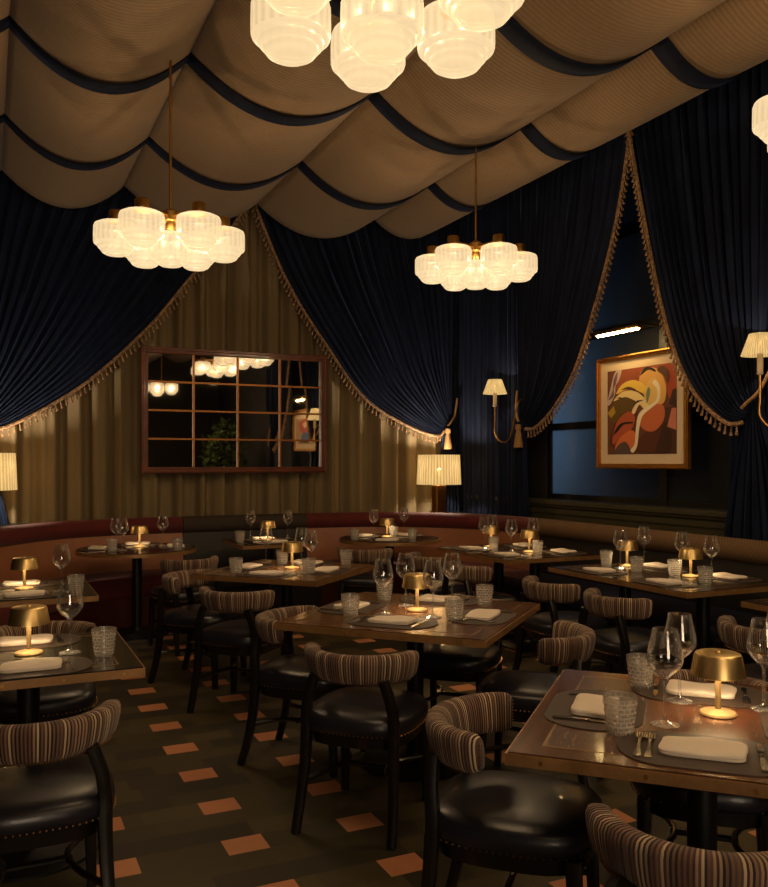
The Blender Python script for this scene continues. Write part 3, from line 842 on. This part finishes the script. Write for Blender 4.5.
banquette('straight dark leather bench with dotted roll under the mirror', [(1.76,8.57),(3.05,8.58)], M['bench_leather'], M['dot_roll'], M['bench_leather'], M['bench_leather'])
rp_ = [(p.x,p.y) for p in resample(smoothpath([Vector(q) for q in [(3.06,8.6),(3.4,8.57),(3.75,8.48),(4.1,8.31),(4.43,8.02),(4.68,7.65),(4.82,7.22),(4.87,6.75)]],8),48)]
banquette('curved tan leather corner booth with red roll, below the drum lamp', rp_, M['tan_leather'], M['velvet_red'], M['velvet_red'], M['red_leather'])
banquette('long dark leather bench with brown ribbed roll running along the windows', [(4.88,6.74),(4.88,5),(4.88,3),(4.88,.5)], M['bench_leather'], M['brown_roll'], M['navy_leather'], M['bench_leather'])

# ------------------------------------------------------------------ chairs
def chair_proto():
    root = thing('dining_chair','x','chair')
    s = MB(); s.lathe([(.86,.40),(.96,.402),(.985,.415),(1.0,.435),(.985,.458),(.93,.474),(.75,.487),(.45,.494),(.2,.496),(.001,.496)], 48, c=(.02,0,0), sup=(3.2,.255,.238), cap0=True)
    seat = build('seat', s, M['leather'], root, smooth=80)
    def sup(a, r, ex=3.2):
        ca,sa = math.cos(a),math.sin(a); g = (abs(ca)**ex+abs(sa)**ex)**(-1/ex); return (r*g*ca, r*g*sa)
    n = MB()
    for i in range(84):
        x,y = sup(2*PI*i/84, .2365); x = x*1.078+.02; y *= 1.007; n.blob((x,y,.409), .0048, seg=5)
    build('nailhead_trim', n, M['nail'], seat, smooth=0)
    f = MB(); f.lathe([(.8,.35),(.9,.352),(.93,.4),(.8,.402)], 48, c=(.02,0,0), sup=(3.2,.255,.238), cap0=True, cap1=True); build('seat_frame', f, M['black_wood'], root, smooth=60)
    # barrel backrest
    Rr, A = .217, R(80)
    ZC_, HH, TH = .674, .06, .036
    stn = []
    for k in range(41):
        t = -1+2*k/40; e = min(1,(1-abs(t))/.14); e = math.sqrt(max(0,1-(1-e)**2)); e = max(e,.15)
        stn.append((t*A, e))
    cs = 20
    def pad(i, j):
        k = j*40; q = min(int(k),39); fr = k-q
        a = stn[q][0]*(1-fr)+stn[q+1][0]*fr; e = stn[q][1]*(1-fr)+stn[q+1][1]*fr
        b = 2*PI*i; ca,sa = math.cos(b),math.sin(b); g = (abs(ca)**3.2+abs(sa)**3.2)**(-1/3.2)
        dr = TH*(.6+.4*e)*g*ca; dz = HH*(.72+.28*e)*g*sa
        dr += .012*(dz/HH)                        # leans out towards the top
        rr = Rr+dr
        wx = 1.0; wy = 1.03
        return (-rr*math.cos(a)*wx, rr*math.sin(a)*wy, ZC_+dz-.006*math.cos(a))
    p = MB(); p.grid(pad, cs, 40, closed=True, uvf=lambda i,j: (j*.78,i), flip=False)
    p.face([cs*0+i for i in reversed(range(cs))], 0, [(0,.5)]*cs); p.face([cs*40+i for i in range(cs)], 0, [(.78,.5)]*cs)
    back = build('backrest', p, M['stripe'], root, smooth=70)
    n = MB()
    for k in range(1,70):
        a = (-1+2*k/70)*A*.9; rr = Rr+TH*.62-.011
        n.blob((-rr*math.cos(a), rr*1.03*math.sin(a), ZC_-HH*.97-.006*math.cos(a)), .0042, seg=5)
    build('nailhead_trim', n, M['nail'], back, smooth=0)
    for s_ in (-1,1):
        n = MB()
        for q in range(1,8):
            a = s_*(A+.008); zz = ZC_-HH*.7+HH*1.4*q/8
            n.blob((-(Rr+.014)*math.cos(a), (Rr+.014)*1.03*math.sin(a), zz), .0042, seg=5)
        build('nailhead_trim', n, M['nail'], back, smooth=0)
    for s_ in (-1,1):
        b = MB(); pth = smoothpath([Vector((-.262,s_*.205,0)),Vector((-.225,s_*.2,.13)),Vector((-.2,s_*.192,.27)),Vector((-.19,s_*.188,.42))],5)
        b.tube(pth, [.0175+.0055*k/(len(pth)-1) for k in range(len(pth))], 12, sq=(1,1)); build('leg', b, M['black_wood'], root, smooth=50)
        b = MB(); pth = smoothpath([Vector((-.19,s_*.188,.38)),Vector((-.188,s_*.19,.46)),Vector((-.196,s_*.18,.54)),Vector((-.2,s_*.15,.63))],5)
        b.tube(pth, [.023-.003*k/(len(pth)-1) for k in range(len(pth))], 12, sq=(1,1)); build('back_post', b, M['black_wood'], root, smooth=50)
        b = MB(); b.tube([(.235,s_*.195,0),(.226,s_*.19,.2),(.214,s_*.184,.4)], [.017,.02,.024], 12, sq=(1,1)); build('leg', b, M['black_wood'], root, smooth=50)
        b = MB(); b.tube(smoothpath([Vector((-.21,s_*.195,.2)),Vector((-.1,s_*.12,.215)),Vector((.05,s_*.1,.215)),Vector((.226,s_*.19,.2))],5), .011, 8); build('stretcher', b, M['black_wood'], root)
    b = MB(); b.tube([(0,-.11,.215),(0,.11,.215)], .011, 8); build('stretcher', b, M['black_wood'], root)
    return root
CHAIR = Proto(chair_proto())
CG = 'striped barrel-back chairs with leather seats'
def ch(x, y, deg, where, navy=False):
    return CHAIR.put((x,y,0), R(deg), 'striped barrel-back chair '+where, CG)
T1C, T2C, T9C = (1.94,3.785), (1.885,1.85), (1.9,5.68)
T3C, T5C, T6C, T7C, T8C = (.145,3.57), (.19,5.4), (1.184,7.627), (3.61,7.6), (2.435,7.79)
T10C, T11C, T12C = (4.06,6.05), (4.075,4.35), (4.13,2.68)
chairs = [
 (1.460,3.304,45,'on the near side of the central wood table'),
 (1.470,4.078,-45,'turned sideways at the aisle end of the central wood table'),
 (2.314,3.265,135,'at the window side of the central wood table, back towards the windows'),
 (2.35,4.085,225,'tucked under the far side of the central wood table'),
 (1.447,2.190,-45,'in the aisle beside the nearest wood table, seen from its side'),
 (1.451,1.416,45,'cut off by the bottom edge, in front of the nearest wood table'),
 (2.235,2.185,225,'pushed under the far side of the nearest wood table'),
 (1.429,5.133,45,'in front of the wood table just behind the central one'),
 (1.335,5.86,-45,'at the aisle end of the wood table behind the central one'),
 (0.141,2.933,90,'in front of the nearest dark table, partly out of frame'),
 (.22,4.2,-90,'between the two dark tables at the picture edge'),
 (1.461,6.938,106,'at the round table of the tan booth, back to the aisle'),
 (3.109,7.042,56,'at the round table of the corner booth'),
 (3.400,6.247,0,'at the long table by the corner booth, farther of two'),
 (3.400,5.567,0,'at the long table by the corner booth, nearer of two'),
 (3.422,4.565,0,'at the long table below the painting, farther of two'),
 (3.433,3.940,0,'at the long table below the painting, nearer of two'),
 (3.439,2.912,0,'at the window-bench table cut by the frame edge'),
]
for c in chairs: ch(*c)

# ------------------------------------------------------------------ tables
def screw(parent, x, y, z, nx, ny):
    s = MB(); p = Vector((x,y,z)); n = Vector((nx,ny,0)); s.tube([p, p+n*.0025], .006, 8); build('screw', s, M['brass'], parent)
def pedestal(root, x=0, y=0, r=.27):
    c = MB(); c.tube([(x,y,.02),(x,y,.71)], .042, 20); build('column', c, M['iron'], root)
    b = MB(); b.lathe([(r,.0),(r,.012),(r*.95,.018),(r*.3,.03),(.05,.045),(.045,.06)], 40, (x,y,0), cap0=True, cap1=True); build('base', b, M['iron'], root)
    t = MB(); t.box(x-.2,x+.2,y-.03,y+.03,.7,.72); t.box(x-.03,x+.03,y-.2,y+.2,.7,.72); build('top_bracket', t, M['iron'], root, smooth=0)
def square_table(label, c, a, b, rot, mats, ped=((0,0),), screws=True, border=.085):
    root = thing('dining_table', label, 'table', (c[0],c[1],0), rot)
    ha, hb = a/2, b/2; bm, cm = mats
    t = MB(); z0,z1 = .72,.75; e = .006
    t.box(-ha+e,ha-e,-hb+e,hb-e,z0,z1-.002)
    O = [(-ha+e,-hb+e),(ha-e,-hb+e),(ha-e,hb-e),(-ha+e,hb-e)]; w = border
    I = [(-ha+w,-hb+w),(ha-w,-hb+w),(ha-w,hb-w),(-ha+w,hb-w)]
    n0 = len(t.v); t.v += [(x,y,z1) for x,y in O]+[(x,y,z1) for x,y in I]
    for k in range(4):
        j = (k+1) % 4; t.face([n0+k,n0+j,n0+4+j,n0+4+k], 0)
    t.face([n0+4,n0+5,n0+6,n0+7], 1)
    top = build('tabletop', t, [bm,cm], root, smooth=0)
    il = MB(); q = .0035; z = .7503
    for (x0,x1,y0,y1) in ((-ha+w-q,ha-w+q,-hb+w-q,-hb+w+q),(-ha+w-q,ha-w+q,hb-w-q,hb-w+q),(-ha+w-q,-ha+w+q,-hb+w,hb-w),(ha-w-q,ha-w+q,-hb+w,hb-w)):
        il.box(x0,x1,y0,y1,.7495,z)
    build('inlay', il, M['inlay'], top, smooth=0)
    bd = MB(); rz0,rz1 = .716,.746
    for (x0,x1,y0,y1) in ((-ha,ha,-hb,-hb+e),(-ha,ha,hb-e,hb),(-ha,-ha+e,-hb+e,hb-e),(ha-e,ha,-hb+e,hb-e)): bd.box(x0,x1,y0,y1,rz0,rz1)
    band = build('edge_band', bd, M['band'], root, smooth=0)
    if screws:
        for k in (-.4,-.13,.13,.4):
            for (x,y,nx,ny) in ((k*a,-hb,0,-1),(k*a,hb,0,1),(-ha,k*b,-1,0),(ha,k*b,1,0)): screw(band, x, y, .731, nx, ny)
    for p in ped: pedestal(root, *p)
    return root
def round_table(label, c, r, mats):
    root = thing('round_table', label, 'table', (c[0],c[1],0), 0)
    t = MB(); t.lathe([(r-.006,.72),(r-.006,.748),(r-.008,.75),(r-.09,.75)], 72, cap0=True); n0 = len(t.v)-72
    t.face([n0+i for i in range(72)], 1)
    build('tabletop', t, mats, root, smooth=30)
    b = MB(); b.lathe([(r-.006,.716),(r,.716),(r,.745),(r-.006,.746)], 72); build('edge_band', b, M['band'], root, smooth=30)
    pedestal(root); return root
WD = (M['wood'], M['wood_open']); DK = (M['dark_border'], M['dark_top']); FW = (M['wood_far'], M['dark_top'])
square_table('square glossy wood dining table with bronze edge in the middle of the room', T1C, 1.03,1.03, R(-48), (M['wood'],M['wood']))
square_table('nearest square wood dining table with inlaid open-grain panels', T2C, .95,.95, R(-46), WD)
square_table('square wood dining table standing directly behind the central one', T9C, .95,.95, R(-47), (M['wood'],M['wood']), screws=False)
square_table('nearest dark-topped table with bronze edge, cut by the side of the frame', T3C, .76,.76, 0, DK)
square_table('dark-topped table by the curved tan booth, second from the viewer', T5C, .76,.76, 0, DK, screws=False)
square_table('small dark table in front of the leather bench under the mirror', T8C, .72,.72, 0, FW, screws=False)
square_table('long dark table on two columns beside the corner booth', T10C, .9,1.14, 0, FW, ((0,.27),(0,-.27)), False)
square_table('long dark table by the window bench below the painting', T11C, .87,1.34, 0, FW, ((0,.36),(0,-.36)), False)
square_table('dark table at the window bench, cut by the frame edge', T12C, .87,1.34, 0, FW, ((0,.36),(0,-.36)), False)
round_table('round dark table in the curved tan booth', T6C, .51, FW)
round_table('round dark table in the corner booth', T7C, .5, FW)

# ------------------------------------------------------------------ tableware prototypes
def lamp_proto():
    root = thing('table_lamp','x','lamp')
    b = MB(); b.lathe([(.053,0),(.054,.004),(.05,.009),(.02,.014),(.009,.018),(.0085,.14)], 32, cap0=True); build('base', b, M['champagne'], root, smooth=35)
    s = MB(); s.lathe([(.077,.118),(.0785,.119),(.0675,.176),(.064,.182),(.058,.1845),(.012,.1855),(.0001,.1855)], 40); s.lathe([(.0001,.181),(.06,.18),(.066,.172),(.077,.118)], 40)
    build('shade', s, M['lamp_brass'], root, smooth=35)
    k = MB(); k.lathe([(.009,.1855),(.009,.189),(.006,.1905),(.0001,.1905)], 16); build('switch', k, M['lamp_brass'], root)
    d = MB(); d.lathe([(.0001,.146),(.066,.146),(.066,.15),(.0001,.15)], 24); build('diffuser', d, M['diffuser'], root)
    return root
def wine_proto():
    m = MB()
    m.lathe([(.0001,.001),(.036,.0005),(.0365,.002),(.02,.006),(.007,.012),(.0042,.03),(.0038,.09),(.0055,.108),(.012,.116),(.03,.13),(.044,.148),(.0465,.158),(.044,.178),(.036,.21),(.0315,.232),(.0308,.2325),
             (.0302,.232),(.0348,.21),(.0428,.178),(.0452,.158),(.0428,.1495),(.0295,.1325),(.012,.12),(.0001,.118)], 32)
    o = build('wine_glass', m, M['glass'], smooth=60); o['category'] = 'wine glass'; return o
def tumbler_proto():
    m = MB(); prof = [(.0001,.0),(.03,.0),(.033,.003)]
    for k in range(9):
        t = k/8; prof.append((.0335+.0095*t+(.0013 if k % 2 else -.0004), .006+.08*t))
    prof += [(.0435,.094),(.0425,.096),(.0412,.094),(.0395,.06),(.034,.014),(.03,.0125),(.0001,.012)]
    def rm(a,k): return 1+.016*math.cos(16*a+(k % 2)*PI) if 3 <= k <= 10 else 1
    m.lathe(prof, 64, rmod=rm)
    o = build('tumbler', m, M['crystal'], smooth=25); o['category'] = 'tumbler'; return o
def napkin_proto():
    m = MB()
    w,d = .105,.068
    def f(i,j):
        # rounded slab with soft folded edges
        b = 2*PI*i; t = j
        ca,sa = math.cos(b),math.sin(b); g = (abs(ca)**7+abs(sa)**7)**(-1/7)
        lv = [(.95,.0),(.99,.002),(1,.005),(.985,.0075),(.996,.0085),(1,.0115),(.985,.0145),(.95,.0165),(.6,.0185),(.2,.019),(.001,.019)]
        r,z = lv[int(round(j*10))]
        x,y = w*r*g*ca, d*r*g*sa
        z += .0025*math.sin(x*38+1)*math.sin(y*30)*(1 if z > .01 else 0)*r + (.004 if z > .012 else 0)*(x/w)*.6
        return (x+.004*math.sin(y*40), y, max(z,0))
    m.grid(f, 48, 10, closed=True)
    o = build('napkin', m, M['napkin'], smooth=60); o['category'] = 'napkin'; return o
def mat_proto():
    m = MB(); L,W = .215,.14; pts = []
    for k in range(49):
        a = -PI/2+PI*k/48; pts.append((L-.12+.12*math.cos(a), W*math.sin(a)))
    for k in range(49):
        a = PI/2+PI*k/48; pts.append((-L+.12+.12*math.cos(a), W*math.sin(a)))
    m.prism(pts, 0, .003); o = build('placemat', m, M['placemat'], smooth=30); o['category'] = 'placemat'; return o
def fork_proto():
    m = MB()
    def strip(pts, th=.002):
        # pts: (y along, half width, z)
        n0 = len(m.v)
        for y,w,z in pts: m.v += [(-w,y,z),(w,y,z),(w,y,z+th),(-w,y,z+th)]
        for k in range(len(pts)-1):
            b = n0+4*k
            for q in range(4): m.face([b+q, b+(q+1) % 4, b+4+(q+1) % 4, b+4+q])
        m.face([n0+3,n0+2,n0+1,n0]); e = n0+4*(len(pts)-1); m.face([e,e+1,e+2,e+3])
    strip([(-.1,.003,.001),(-.095,.0085,.001),(-.08,.009,.001),(-.04,.005,.004),(.0,.0035,.007),(.03,.004,.007),(.042,.010,.005),(.055,.0125,.002),(.062,.0125,.001)])
    for k in range(4):
        x = -.0105+.007*k; n0 = len(m.v); m.box(x-.0016,x+.0016,.06,.1,.0015,.0035)
    o = build('fork', m, M['steel'], smooth=40); o['category'] = 'fork'; return o
def knife_proto():
    m = MB()
    pts = [(-.11,.004,.001),(-.105,.0085,.001),(-.06,.0085,.001),(-.02,.0065,.001),(-.005,.006,.001),(.0,.008,.0012),(.05,.0095,.0012),(.09,.008,.0012),(.11,.001,.0012)]
    n0 = 0
    for y,w,z in pts: m.v += [(-w,y,z),(w*.8,y,z),(w*.8,y,z+(.005 if y < 0 else .002)),(-w,y,z+(.005 if y < 0 else .002))]
    for k in range(len(pts)-1):
        b = 4*k
        for q in range(4): m.face([b+q, b+(q+1) % 4, b+4+(q+1) % 4, b+4+q])
    m.face([3,2,1,0]); e = 4*(len(pts)-1); m.face([e,e+1,e+2,e+3])
    o = build('table_knife', m, M['steel'], smooth=40); o['category'] = 'knife'; return o
PR = dict(lamp=Proto(lamp_proto()), wine=Proto(wine_proto()), tum=Proto(tumbler_proto()), nap=Proto(napkin_proto()), mat=Proto(mat_proto()), fork=Proto(fork_proto()), knife=Proto(knife_proto()))
ZT = .7505
NAPS, STAND = [], []
def lamp(x,y,where):
    o = PR['lamp'].put((x,y,ZT), random.uniform(0,6), 'small brass mushroom lamp '+where, 'brass mushroom table lamps'); STAND.append((o,.056,.08)); return o
def wine(x,y,where):
    o = PR['wine'].put((x,y,ZT), random.uniform(0,6), 'clear wine glass '+where, 'wine glasses on the tables'); o.scale = (1.1,1.1,1.18); STAND.append((o,.041,.052)); return o
def tum(x,y,where):
    o = PR['tum'].put((x,y,ZT), random.uniform(0,6), 'cut crystal tumbler '+where, 'cut crystal tumblers on the tables'); o.scale = (1.08,1.08,1.1); STAND.append((o,.038,.048)); return o
def setting(c, ang, off, tdesc, side, lat=0, forks=1, nshift=(0,0), nrot=0, mat=True):
    """ang: direction (deg) in which the diner looks; off: distance of the place from the table centre"""
    a = R(ang); fx,fy = math.cos(a),math.sin(a); lx,ly = -fy,fx          # left of the diner
    px_,py_ = c[0]-fx*off+lx*lat, c[1]-fy*off+ly*lat
    rot = a-PI/2
    where = f'at the {side} place of {tdesc}'
    if mat: PR['mat'].put((px_,py_,ZT), rot, 'dark leather placemat '+where, 'placemats on the tables')
    z = ZT+.0032
    NAPS.append((px_, py_, rot))
    PR['nap'].put((px_+lx*nshift[0]+fx*nshift[1],py_+ly*nshift[0]+fy*nshift[1],z), rot+nrot, 'folded white napkin '+where, 'folded napkins on the tables')
    for k in range(forks):
        d = .132+.026*k; nm = '' if forks == 1 else (' inner' if k == 0 else ' outer')
        PR['fork'].put((px_+lx*d,py_+ly*d,z), rot, f'{nm.strip()} steel fork '.strip()+' '+where, 'forks on the tables')
    PR['knife'].put((px_-lx*.14,py_-ly*.14,z), rot, 'steel table knife '+where, 'table knives on the tables')

d = 'the central wood table'
lamp(1.968,3.818,'glowing on '+d)
wine(1.764,3.789,f'on {d}, farthest from the windows'); wine(1.98,3.974,f'behind the lamp of {d}'); wine(1.95,3.617,f'just in front of the lamp of {d}'); wine(2.2,3.87,f'beyond the lamp on the window side of {d}')
tum(1.603,3.819,f'near the aisle corner of {d}'); tum(1.95,4.17,f'at the far corner of {d}, behind a wine glass'); tum(2.002,3.5,f'near the front edge of {d}'); tum(2.36,3.81,f'on the window side of {d}')
setting(T1C,42,.3,d,'near',forks=2); setting(T1C,-48,.35,d,'aisle'); setting(T1C,132,.35,d,'window-side'); setting(T1C,222,.37,d,'far')
d = 'the nearest wood table'
lamp(1.966,1.867,'with broad gold shade on '+d)
wine(1.751,1.857,f'between lamp and tumblers on {d}'); wine(1.965,2.02,f'behind the lamp of {d}'); wine(2.129,1.843,f'on the window side of the lamp on {d}'); wine(2.3,1.93,f'cut by the frame edge on {d}')
tum(1.97,2.2,f'toward the far corner of {d}'); tum(1.587,1.855,f'nearest the aisle corner of {d}')
setting(T2C,45,.3,d,'near',forks=2); setting(T2C,-45,.3,d,'aisle'); setting(T2C,225,.3,d,'far'); setting(T2C,135,.3,d,'window-side')
d = 'the second wood table back'
lamp(1.95,5.71,'on '+d)
wine(1.881,6.1,f'at the far aisle side of {d}'); wine(2.07,5.84,f'behind the lamp of {d}'); wine(2.06,5.52,f'in front of the lamp on {d}')
tum(1.516,5.6,f'near the aisle corner of {d}'); tum(1.96,5.96,f'behind the lamp of {d}'); tum(1.947,5.36,f'near the front corner of {d}'); tum(2.37,5.73,f'on the window side of {d}')
setting(T9C,45,.3,d,'near'); setting(T9C,-45,.3,d,'aisle'); setting(T9C,135,.3,d,'window-side'); setting(T9C,225,.34,d,'far')
d = 'the nearest dark table'
lamp(.148,3.601,'with wide gold shade on '+d)
wine(.295,3.549,f'beside the lamp on {d}'); tum(.41,3.44,f'near the bronze corner of {d}')
setting(T3C,90,.23,d,'near'); setting(T3C,-90,.25,d,'far')
d = 'the dark table by the tan booth'
lamp(.2,5.45,'on '+d); wine(.39,5.24,f'on {d}'); tum(.46,5.14,f'on {d}')
setting(T5C,90,.23,d,'near'); setting(T5C,-90,.23,d,'far')
d = 'the round table in the tan booth'
lamp(1.22,7.72,'on '+d)
wine(1.03,7.42,f'on {d}, nearer of a pair'); wine(1.0,7.56,f'on {d}, farther of a pair'); wine(1.43,7.75,f'on {d}, standing apart')
tum(.95,7.4,f'on {d}, beside two wine glasses'); tum(1.46,7.26,f'on {d}, next to the chair')
setting(T6C,-15,.33,d,'outer',); setting(T6C,-100,.33,d,'wall-side'); setting(T6C,175,.33,d,'mirror-side')
d = 'the round table in the corner booth'
lamp(3.62,7.68,'on '+d); wine(3.47,7.9,f'on {d}, on the mirror side'); wine(3.86,7.86,f'on {d}, on the corner side')
tum(3.22,7.57,f'on {d}, at the bench end'); tum(3.74,7.36,f'on {d}, at the window end'); tum(3.72,7.75,f'on {d}, behind the lamp')
setting(T7C,-60,.33,d,'mirror-side'); setting(T7C,60,.32,d,'near'); setting(T7C,220,.33,d,'corner-side')
d = 'the small table under the mirror'
lamp(2.44,7.88,'on '+d); wine(2.34,8.05,f'on {d}, tan-booth side'); wine(2.68,7.98,f'on {d}, corner side'); tum(2.14,7.77,f'on {d}')
setting(T8C,90,.2,d,'near',mat=True); setting(T8C,-90,.2,d,'bench-side',mat=True)
d = 'the corner-booth long table'
lamp(4.03,6.4,'at the booth end of '+d); lamp(4.09,5.9,'at the near end of '+d)
wine(3.91,6.31,f'beside the farther lamp on {d}, aisle side'); wine(4.12,6.52,f'behind the farther lamp on {d}'); wine(3.96,5.97,f'beside the nearer lamp on {d}, aisle side'); wine(4.2,6.0,f'behind the nearer lamp on {d}')
tum(3.95,6.24,f'in front of the farther lamp on {d}'); tum(4.08,5.77,f'in front of the nearer lamp on {d}')
for s,y in (('farther',.28),('nearer',-.28)):
    setting(T10C,0,.28,d,s+' aisle-side',lat=y); setting(T10C,180,.28,d,s+' bench-side',lat=-y)
d = 'the painting-side long table'
lamp(4.17,4.8,'at the far end of '+d); lamp(4.17,4.19,'at the near end of '+d)
wine(4.05,4.73,f'in front of the farther lamp on {d}'); wine(4.4,4.88,f'behind the farther lamp on {d}'); wine(4.3,4.4,f'between the two lamps on {d}'); wine(4.28,4.1,f'past the nearer lamp on {d}')
tum(4.09,4.93,f'beside the farther lamp on {d}, booth side'); tum(4.01,4.52,f'between the lamps on {d}, aisle side'); tum(4.11,4.27,f'beside the nearer lamp on {d}, booth side'); tum(4.0,3.9,f'near the front corner of {d}')
for s,y in (('farther',.31),('nearer',-.31)):
    setting(T11C,0,.27,d,s+' aisle-side',lat=y); setting(T11C,180,.27,d,s+' bench-side',lat=-y)

# everything stands clear of the napkins and of its neighbours
for it in range(40):
    for o,rf,rb in STAND:
        for nx,ny,rot in NAPS:
            dx,dy = o.location.x-nx, o.location.y-ny; c,s_ = math.cos(-rot),math.sin(-rot)
            lx,ly = c*dx-s_*dy, s_*dx+c*dy; w,d = .109+rf, .072+rf
            if abs(lx) < w and abs(ly) < d:
                if w-abs(lx) < d-abs(ly): lx = math.copysign(w+.001, lx)
                else: ly = math.copysign(d+.001, ly)
                c,s_ = math.cos(rot),math.sin(rot); o.location.x = nx+c*lx-s_*ly; o.location.y = ny+s_*lx+c*ly
    for i,(a,af,ab) in enumerate(STAND):
        for b,bf,bb in STAND[i+1:]:
            v = b.location-a.location; v.z = 0; need = ab+bb if (ab > .06 or bb > .06) and (abs(ab-bb) < .02 or .052 in (ab,bb)) else max(af+bf, .09)
            if v.length < need:
                if af < .05 and bf < .05: q = v.normalized()*(need-v.length+.001)*.5; a.location -= q; b.location += q
                elif af >= .05: b.location += v.normalized()*(need-v.length+.001)
                else: a.location -= v.normalized()*(need-v.length+.001)

# ------------------------------------------------------------------ plant seen in the mirror
pl = thing('potted_shrub','bushy green shrub in a tall pot behind the viewer, seen in the mirror','plant',(4.5,-.3,0))
p = MB(); p.lathe([(.2,0),(.22,.02),(.3,.85),(.32,.9),(.28,.9),(.27,.85),(.0001,.84)], 32, cap0=True); build('pot', p, M['pot'], pl)
f = MB(); rnd = random.Random(5)
for k in range(760):
    a = rnd.uniform(0,2*PI); b = rnd.uniform(-1,1); r = .72*rnd.uniform(.3,1)**.6
    c = Vector((r*math.sqrt(1-b*b)*math.cos(a)*.75, r*math.sqrt(1-b*b)*math.sin(a), 1.62+.62*b*rnd.uniform(.5,1.1)))
    if abs(c.x) > .5: continue
    t = Vector((rnd.uniform(-1,1),rnd.uniform(-1,1),rnd.uniform(-.3,.8))).normalized(); s = t.cross(Vector((0,0,1))).normalized(); L = rnd.uniform(.09,.17); w = L*.28
    n0 = len(f.v); f.v += [tuple(c), tuple(c+t*L*.5+s*w), tuple(c+t*L), tuple(c+t*L*.5-s*w)]; f.face([n0,n0+1,n0+2,n0+3])
build('foliage', f, M['leaf'], pl, smooth=0)
s = MB()
for k in range(7):
    a = 2*PI*k/7; s.tube([(0,0,.84),(.12*math.cos(a),.14*math.sin(a),1.3),(.3*math.cos(a),.4*math.sin(a),1.95)], [.014,.01,.004], 6)
build('stem', s, M['black_wood'], pl)

# ------------------------------------------------------------------ blue area light added outside the far window for its dusk glow
def area(name, loc, rot, size, sizey, power, rgb):
    l = bpy.data.lights.new(name,'AREA'); l.shape = 'RECTANGLE'; l.size = size; l.size_y = sizey; l.energy = power; l.color = rgb
    o = bpy.data.objects.new(name,l); COL.objects.link(o); o.location = loc; o.rotation_euler = rot; return o
area('dusk_glow', (6.3,7.6,2.0), (0,R(90),R(-20)), 1.4, .9, 60, (.42,.66,1.0))

# ------------------------------------------------------------------ world, camera, view
w = bpy.data.worlds.new('night'); scn.world = w; w.use_nodes = True
w.node_tree.nodes['Background'].inputs[0].default_value = (.02,.03,.05,1); w.node_tree.nodes['Background'].inputs[1].default_value = .3
cam = bpy.data.cameras.new('camera'); co = bpy.data.objects.new('camera', cam); COL.objects.link(co)
co.location = (0,0,1.5); co.rotation_euler = (R(90),0,-math.atan2(.423,.906))
cam.sensor_width = 36; cam.lens = 850/887*36; cam.shift_y = 18.5/887; cam.clip_start = .05
scn.camera = co
vs = scn.view_settings; vs.view_transform = 'Standard'; vs.look = 'None'; vs.gamma = 1; vs.use_curve_mapping = False
vs.exposure = 0.27
try:
    scn.cycles.max_bounces = 10; scn.cycles.transparent_max_bounces = 16; scn.cycles.diffuse_bounces = 3; scn.cycles.glossy_bounces = 4; scn.cycles.transmission_bounces = 6
    scn.cycles.caustics_refractive = False; scn.cycles.sample_clamp_indirect = 3
except Exception: pass
